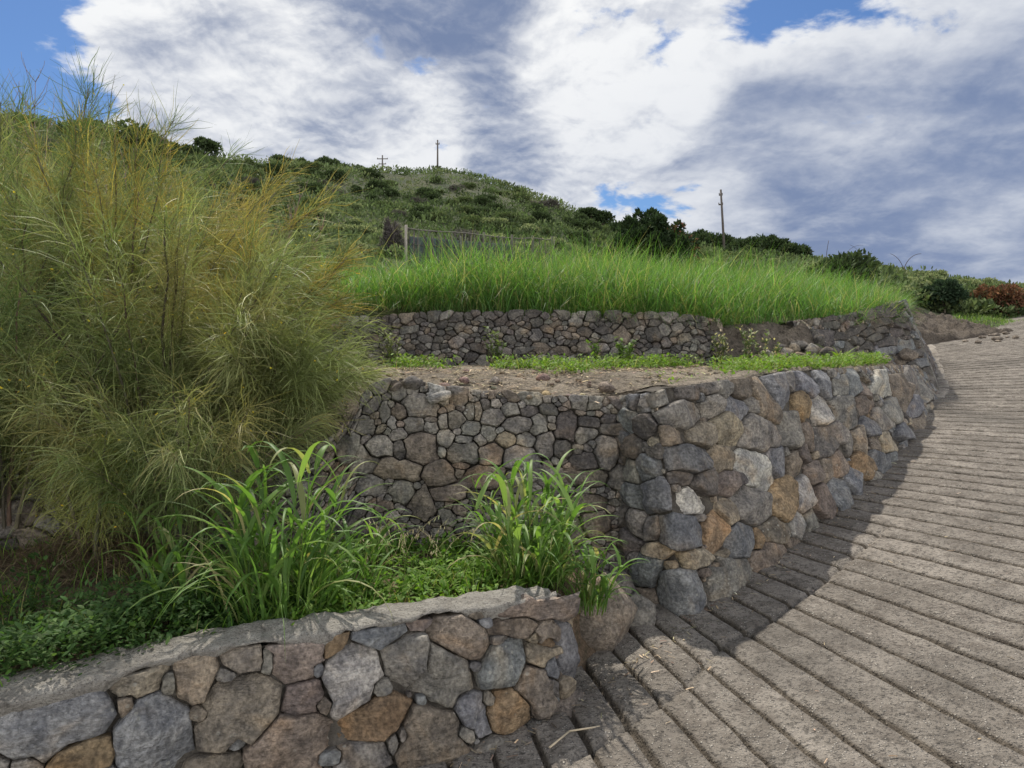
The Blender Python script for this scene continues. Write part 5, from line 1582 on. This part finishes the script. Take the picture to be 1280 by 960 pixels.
tree('dry_shrub', at_hill(489, 25.5, -0.25), spire_lobes(0.62, 1.95, 16), 5200, 0.12, [(0.10, 0.085, 0.09), (0.13, 0.115, 0.115), (0.08, 0.07, 0.075)], 'purplish grey leafless shrub left of the fence', 'shrub', 0.9, 0.04, aspect=0.14)
tree('dry_shrub', at_hill(583, 30.0, -0.1), lobes_dome(1.0, 1.05, 12, 0.36), 3500, 0.12, GRY, 'low grey dry shrub behind the fence', 'shrub', 0.5, 0.03, aspect=0.16)
for (px, Y, w, h, lab) in [(258, 69, 1.5, 2.9, 'dark bush standing alone on the ridge, highest of the ridge bushes'), (352, 79, 1.5, 1.5, 'flat topped dark bush on the ridge'), (376, 83, 0.7, 1.3, 'tiny round dark bush on the ridge'),
                           (409, 88, 2.0, 1.7, 'wide low dark bush on the ridge before the small power pole'), (238, 66, 1.2, 1.4, 'low dark bush leaning against the highest ridge bush'), (448, 92, 1.3, 1.0, 'small dark bush on the ridge beside the small power pole')]:
    tree('ridge_bush', at_hill(px, Y, -0.2), lobes_dome(w, h, 10, 0.38), 1800, 0.26, DKG, lab, 'bush', h * 0.4, 0.08)
for (px, Y, w, h, lab) in [(165, 58, 2.6, 2.6, 'large dark evergreen bush on the ridge behind the golden broom tops'), (110, 56, 2.4, 2.2, 'dark evergreen bush on the ridge behind the tallest broom'), (205, 63, 1.6, 1.3, 'low dark bush on the ridge between two larger ones')]:
    tree('ridge_bush', at_hill(px, Y, -0.2), lobes_dome(w, h, 12, 0.38), 2600, 0.26, DKG, lab, 'bush', h * 0.4, 0.1)
# dark belt of taller trees along the right part of the ridge
for i, px in enumerate(np.linspace(735, 985, 15)):
    Y = float(np.interp(px, RPX, RD)) * random.uniform(0.80, 0.97)
    tree('ridge_tree', at_hill(px + random.uniform(-6, 6), Y, -0.3), lobes_dome(random.uniform(1.6, 2.5), random.uniform(1.8, 2.9), 11, 0.36), 2200, 0.24, DKG + DKB, 'dark tree in the belt of evergreens along the right half of the ridge', 'tree', 1.2, 0.12, group='evergreens along the right half of the ridge')

# bare twiggy shrubs against the sky at the upper left
def bare_shrub(loc, h, n, label, spread=0.5):
    root = empty('bare_shrub', loc, label, 'bare shrub')
    g = Geo(); b0 = np.array(loc)
    for i in range(n):
        az = random.uniform(0, 6.28); L = h * random.uniform(0.6, 1.0)
        a0 = random.uniform(0.02, spread * 0.6)
        P, _ = blade_paths((b0 + np.array([random.gauss(0, 0.12), random.gauss(0, 0.12), 0]))[None], np.array([az]), np.array([L]), np.array([a0]), np.array([a0 + random.uniform(-0.15, 0.25)]), 9, 1.0, 0.25)
        P = P[0]; c = jitter_col((0.20, 0.15, 0.12), 1, 0.2)[0]
        g.tube(P, np.linspace(0.011, 0.003, 9), 5, c)
        for j in range(11):
            k0 = random.choice((3, 4, 5, 6, 7, 8)); 
            Pt, _ = blade_paths(P[k0][None], np.array([random.uniform(0, 6.28)]), np.array([L * random.uniform(0.10, 0.26)]), np.array([random.uniform(0.3, 0.9)]), np.array([random.uniform(0.1, 0.6)]), 6, 1.0, 0.3)
            g.tube(Pt[0], np.linspace(0.0045, 0.0018, 6), 4, c)
    g.out('twigs', M['twig'], root)
bare_shrub((-5.95, 8.7, 2.2), 2.75, 18, 'bare twiggy shrub against the sky at the upper left corner', 0.7)
bare_shrub((-4.35, 8.4, 2.0), 2.0, 5, 'thin bare stems rising above the golden broom tops', 0.4)
bare_shrub((-2.9, 8.6, 2.0), 1.55, 7, 'short bare stems rising above the olive broom', 0.5)

# leafy plants at the foot of the far wall
def leafy_plant(loc, h, nst, cols, label, leaf=0.05, flower=None, spread=0.4, name='leafy_plant'):
    root = empty(name, loc, label, 'plant')
    g = Geo(); b0 = np.array(loc); lp = []
    for i in range(nst):
        az = random.uniform(0, 6.28)
        P, _ = blade_paths((b0 + np.array([random.gauss(0, 0.04), random.gauss(0, 0.04), 0]))[None], np.array([az]), np.array([h * random.uniform(0.6, 1.05)]), np.array([0.1]), np.array([random.uniform(0.2, spread * 2)]), 8)
        g.tube(P[0], np.linspace(0.005, 0.002, 8), 4, (0.12, 0.14, 0.06))
        for j in range(20):
            q = random.uniform(1.5, 6.99); k0 = int(q); lp.append(P[0][k0] + (P[0][k0 + 1] - P[0][k0]) * (q - k0))
    g.out('stem', M['leaf'], root)
    b = np.array(lp); n = len(b)
    L = leaf * RNG.uniform(0.7, 1.4, n)
    Pp, S = blade_paths(b, RNG.uniform(0, 6.28, n), L, RNG.uniform(0.5, 1.3, n), RNG.uniform(1.0, 2.0, n), 4)
    V, Q, C = ribbons(Pp, (L * 0.42)[:, None] * np.array([0.3, 1, 0.8, 0.05])[None], S, np.asarray(cols)[RNG.integers(0, len(cols), n)] * np.exp(RNG.normal(0, 0.2, (n, 1))))
    obj('leaves', V, [Q], M['leaf'], root, C)
    if flower is not None:
        m = n // 3
        fp = b[RNG.integers(0, n, m)] + RNG.normal(0, 0.02, (m, 3)) + np.array([0, 0, 0.03])
        Pp, S = blade_paths(fp, RNG.uniform(0, 6.28, m), np.full(m, 0.035), np.full(m, 0.4), np.full(m, 1.2), 3)
        V, Q, C = ribbons(Pp, np.tile([0.006, 0.022, 0.006], (m, 1)), S, jitter_col(flower, m, 0.15))
        obj('blossoms', V, [Q], M['leaf'], root, C)
LG = [(0.10, 0.18, 0.04), (0.13, 0.22, 0.05), (0.16, 0.24, 0.07)]
zt = lambda x, y: float(z_mid(np.array([x]), np.array([y]))[0])
for (px, Y, h, k, lab, cols, fl) in [
    (620, 7.55, 0.42, 9, 'grey green leafy plant before the far wall, left of its middle', [(0.12, 0.17, 0.07), (0.16, 0.20, 0.09)], None),
    (780, 7.5, 0.34, 13, 'bushy bright green plant before the far wall, right of its middle', LG, None),
    (746, 7.6, 0.30, 4, 'small upright green plant beside the bushy bright one', LG, None),
    (490, 7.3, 0.45, 9, 'pale leafy plant at the left end of the far wall', [(0.16, 0.19, 0.09), (0.2, 0.22, 0.1)], None),
    (905, 7.6, 0.40, 6, 'tall weed with pale seed heads left of the rubble', [(0.12, 0.15, 0.06)], (0.42, 0.38, 0.26)),
    (935, 7.7, 0.46, 7, 'tallest weed with pale seed heads before the earth bank', [(0.11, 0.15, 0.06)], (0.42, 0.38, 0.26)),
    (962, 7.8, 0.36, 5, 'weed with pale seed heads nearest the rubble', [(0.12, 0.16, 0.06)], (0.42, 0.38, 0.26))]:
    x = (px - CX) / F * Y
    leafy_plant((x, Y, zt(x, Y) - 0.01), h, k, cols, lab, 0.055, fl)

def sprout(loc, label, h=0.34, n=7):
    root = empty('green_sprout', loc, label, 'plant')
    az = RNG.uniform(0, 6.28, n); P, S = blade_paths(np.tile(np.array(loc), (n, 1)), az, h * RNG.uniform(0.7, 1.2, n), RNG.uniform(0.2, 0.6, n), RNG.uniform(0.9, 1.9, n), 8)
    V, Q, C = ribbons(P, 0.035 * np.ones((n, 1)) * taper(8)[None], S, jitter_col((0.20, 0.30, 0.05), n, 0.15), fold=0.15)
    obj('blades', V, [Q], M['blade'], root, C)
x = (1050 - CX) / F * 8.3
sprout((x, 8.3, 1.36), 'yellow green sprout with curved blades beside the rubble', 0.36, 7)

# dry straw and crumbs of soil along the foot of the curved wall and in the ribs
def road_litter():
    n = 1300
    s_ = RNG.uniform(RL[3], RL[15], n); t = np.abs(RNG.normal(0, 0.10, n)) + 0.05
    far_ = RNG.random(n) < 0.22; t[far_] = RNG.uniform(0.1, 3.5, far_.sum())
    b = road_at(s_, t); b[:, 2] += 0.008
    P, S = blade_paths(b, RNG.uniform(0, 6.28, n), RNG.uniform(0.008, 0.05, n), RNG.uniform(1.35, 1.5, n), RNG.uniform(1.5, 1.7, n), 3)
    V, Q, C = ribbons(P, np.repeat(RNG.uniform(0.002, 0.009, n)[:, None], 3, 1), S, jitter_col((0.26, 0.205, 0.14), n, 0.45))
    tag(obj('road_litter', V, [Q], M['twig'], None, C), 'straw and crumbs of soil lying on the ribbed concrete road', 'litter', kind='stuff')
road_litter()
# ================================================================== single things
# rubble at the foot of the earth bank
rub = [(985, 441, 8.2, .16, 'G'), (1003, 446, 8.0, .13, 'T'), (1015, 436, 8.5, .15, 'G'), (1032, 441, 8.4, .17, 'D'), (1000, 431, 8.6, .14, 'D'), (970, 447, 7.9, .12, 'T'), 
       (958, 442, 8.1, .11, 'G'), (1022, 450, 8.0, .12, 'G'), (1022, 425, 8.9, .14, 'D'), (985, 452, 7.7, .10, 'T'), (948, 449, 7.8, .09, 'T'), (992, 436, 8.3, .12, 'G'), (1012, 442, 8.2, .10, 'D'), (1036, 449, 8.2, .10, 'T'), (975, 436, 8.3, .11, 'D'), (1005, 420, 9.0, .13, 'D'),]
for i, (px, py, Y, s, t) in enumerate(rub):
    x = (px - CX) / F * Y; z = EYE - (py - HY) / F * Y
    rock('rubble_stone', (x, Y, max(z, 1.34)), (s * random.uniform(.6, 1.05), s * random.uniform(.5, .8), s * random.uniform(.4, .65)), random.uniform(0, 6), 40 + i, t,
         'angular stone in the rubble heap beside the dark block wall', 'stone', 'rubble stones beside the block wall', random.uniform(-.3, .3))
def px3(px, py, Y): return ((px - CX) / F * Y, Y, EYE - (py - HY) / F * Y)
rock('loose_slab', px3(1103, 450, 9.3), (.21, .12, .09), 0.4, 71, 'N', 'flat brown slab lying on top of the curved wall before the block wall', 'stone')
rock('loose_slab', px3(1136, 443, 9.7), (.16, .10, .10), 0.5, 72, 'N', 'squarish brown stone leaning on the block wall, right of the flat slab', 'stone')
rock('loose_slab', px3(1060, 448, 8.4), (.17, .10, .05), 0.3, 73, 'T', 'thin pale slab lying at the edge of the rubble', 'stone')
# boulders in the gap between the two walls
rock('boulder', (0.50, 3.93, 0.06), (.24, .17, .26), 0.25, 87, 'N', 'mossy brown boulder in the gap beside the end of the front wall', 'boulder', None, 0.0)
rock('boulder', (0.73, 4.17, -0.02), (.13, .14, .15), 0.9, 85, 'G', 'cracked grey stone step wedged against the curved wall', 'boulder')
rock('boulder', (0.60, 4.25, 0.14), (.16, .12, .09), 0.2, 84, 'D', 'dark stone half buried behind the mossy boulder', 'boulder')
# capping stones lying loose on the dry stone wall
for (px, py, Y, s, t, lab) in [(516, 479, 4.62, .075, 'D', 'dark loose stone topmost on the left end of the dry stone wall'), (497, 484, 4.6, .05, 'D', 'small dark loose stone left of the topmost one on the dry stone wall'),
                               (548, 496, 4.6, .075, 'W', 'pale wedge shaped stone lying on the dry stone wall beside the topmost one')]:
    rock('loose_stone', px3(px, py, Y), (s * 1.2, s * .9, s * .65), 0.3, int(px), t, lab, 'stone', None, 0.3)
# small stones and clods where the dirt spills onto the road
for i in range(16):
    s = random.uniform(RL[15] - 0.9, RL[15] + 0.7); t = 0.3 + 2.6 * random.random()
    P = road_at(np.array([s]), np.array([t]))[0]
    r = random.uniform(.03, .09)
    rock('dirt_clod', (P[0], P[1], P[2] + r * .35), (r * 1.3, r, r * .6), random.uniform(0, 6), 200 + i, 'N', 'brown clod of earth spilled onto the top of the road', 'clod', 'clods of earth at the top of the road')

# power poles
def pole(loc, h, r, label, arms, lean=0.0, insul=0):
    root = empty('power_pole', loc, label, 'power pole')
    b = np.array(loc); top = b + np.array([lean * h, 0, h])
    g = Geo(); g.tube(np.array([b - [0, 0, 0.5], (b + top) / 2, top]), [r, r * .85, r * .7], 8, (0.10, 0.085, 0.075)); g.out('post', M['wood'], root)
    for dz, w in arms:
        a = Geo(); c = top - np.array([0, 0, dz]); a.tube(np.array([c - [w, 0, 0], c, c + [w, 0, 0]]), r * .55, 6, (0.09, 0.08, 0.07)); ao = a.out('crossarm', M['wood'], root)
        for sx in (-w * .9, w * .9):
            k = Geo(); p = c + np.array([sx, 0, 0]); k.tube(np.array([p, p + [0, 0, r * .9], p + [0, 0, r * 1.5]]), [r * .2, r * .35, r * .2], 6, (0.12, 0.10, 0.09)); k.V = [v - b for v in k.V]; k.out('insulator', M['wood'], ao, local=True)
def pole_at(px, ytop, Y, **kw):
    P = at_hill(px, Y)
    h = EYE + (HY - ytop) / F * Y - P[2]
    pole(P, h, **kw)
pole_at(547, 175, 107, r=0.15, label='tallest power pole on the middle of the ridge', arms=[(0.6, 0.3)])
pole_at(478, 194, 97, r=0.12, label='small distant power pole with crossarms on the left part of the ridge', arms=[(0.5, 0.75), (1.2, 0.5)])
pole_at(906, 237, 66, r=0.13, label='leaning dark power pole before the belt of evergreens', arms=[(0.5, 0.16), (1.4, 0.2)], lean=-0.06)

# stick fence at the back of the long grass
def fence():
    a = np.array(at_hill(508, 22.5)); b = np.array(at_hill(640, 24.5)); c = np.array(at_hill(690, 25.5))
    a[2] -= .15; b[2] -= .15; c[2] -= .15
    root = empty('stick_fence', tuple(a), 'weathered stick and wire fence behind the long grass', 'fence')
    ta = EYE + (HY - 284) / F * 22.5 - a[2]; tb = EYE + (HY - 296) / F * 24.5 - b[2]; tc = EYE + (HY - 298) / F * 25.5 - c[2]
    def run(p, q, hp, hq, n, posts):
        g = Geo()
        for i in range(n):
            f = (i + random.uniform(-.3, .3)) / (n - 1); f = min(max(f, 0), 1)
            P = p + (q - p) * f; h = (hp + (hq - hp) * f) * random.uniform(.84, 1.0)
            P2 = P + np.array([random.gauss(0, .05), random.gauss(0, .03), h])
            g.tube(np.array([P, (P + P2) / 2 + RNG.normal(0, .012, 3), P2]), [.022, .02, .014], 5, jitter_col((0.085, 0.08, 0.072), 1, .35)[0])
        g.out('stick_screen', M['wood'], root)
        for k in (0.35, 0.62, 0.97):
            r_ = Geo(); s = p + [0, -.03, hp * k]; e = q + [0, -.03, hq * k]
            mpt = [s + (e - s) * f + np.array([0, 0, -.02 * math.sin(f * 9)]) for f in np.linspace(0, 1, 8)]
            r_.tube(np.array(mpt), .012 if k < .9 else .022, 5, (0.10, 0.09, 0.08)); r_.out('rail', M['wood'], root)
        for f in posts:
            P = p + (q - p) * f; h = hp + (hq - hp) * f
            pg = Geo(); pg.tube(np.array([P + [0, -.07, -.3], P + [0, -.07, h * .5], P + [0, -.07, h + .06]]), [.045, .045, .04] if f else [.05, .048, .045], 7, (0.09, 0.08, 0.07) if f else (0.30, 0.27, 0.23)); pg.out('post', M['wood'], root)
    run(a, b, ta, tb, 60, (0, .72, 1.0))
    run(b, c, tb, tc, 16, (.5, 1.0))
    # dull green sheet tied inside the first bay
    n = 34; u = np.linspace(0.02, .98, n); v = np.linspace(.05, .8, 8)
    G = np.array([[a + (b - a) * s + np.array([0, .06 + .03 * math.sin(s * 60 + t * 3), (ta + (tb - ta) * s) * t]) for t in v] for s in u])
    o = obj('netting', G.reshape(-1, 3), [grid_faces(n, 8)], M['wood'], root, (0.06, 0.085, 0.085))
    sol = o.modifiers.new('thick', 'SOLIDIFY'); sol.thickness = .01
fence()

# dry stalks against the sky on the right
def stalk(px, Y, h, label, az, a1, r=.018, fork=False):
    P0 = at_hill(px, Y)
    g = Geo()
    P, _ = blade_paths(np.array(P0)[None], np.array([az]), np.array([h]), np.array([.05]), np.array([a1]), 14, 1.8)
    g.tube(P[0], np.linspace(r, r * .5, 14), 6, (0.07, 0.055, 0.05))
    if fork:
        P2, _ = blade_paths(np.array(P0)[None] + [[.12, 0, 0]], np.array([az + math.pi]), np.array([h * .9]), np.array([.05]), np.array([a1 * .8]), 12, 1.8)
        g.tube(P2[0], np.linspace(r * .8, r * .4, 12), 6, (0.07, 0.055, 0.05))
    o = g.out('dry_stalk', M['wood'])
    return tag(o, label, 'stalk')
stalk(1128, 33, 1.75, 'pair of dark bent stalks standing above the scrub on the right', 0.0, 1.6, .022, True)
stalk(1050, 30, 1.9, 'arching thin dry stalk left of the dark bent stalks', 0.0, 1.7, .011)
stalk(1031, 30, 1.6, 'short upright dry stalk at the left of the arching one', 0.0, .2)
stalk(1082, 30, 1.6, 'thin stalk leaning left toward the arching one', math.pi, 1.2, .010)

# forked dry twig lying on the road
def road_twig(points, label):
    g = Geo()
    for pl_ in points: g.tube(np.array(pl_), .0045, 5, (0.50, 0.42, 0.30))
    o = g.out('fallen_twig', M['twig']); tag(o, label, 'twig')
def rp(px, py, zoff=.012):
    # where the line of sight meets the road near its inner edge
    z = -0.10
    for _ in range(4):
        Y = (EYE - z) * F / (py - HY)
        z = -0.12 + 0.0 * Y
    return ((px - CX) / F * Y, Y, z + zoff + 0.02)
a_, b_, c_ = rp(687, 944), rp(712, 923), rp(750, 917)
road_twig([[a_, b_], [b_, c_]], 'forked pale twig lying on the road by the front wall')
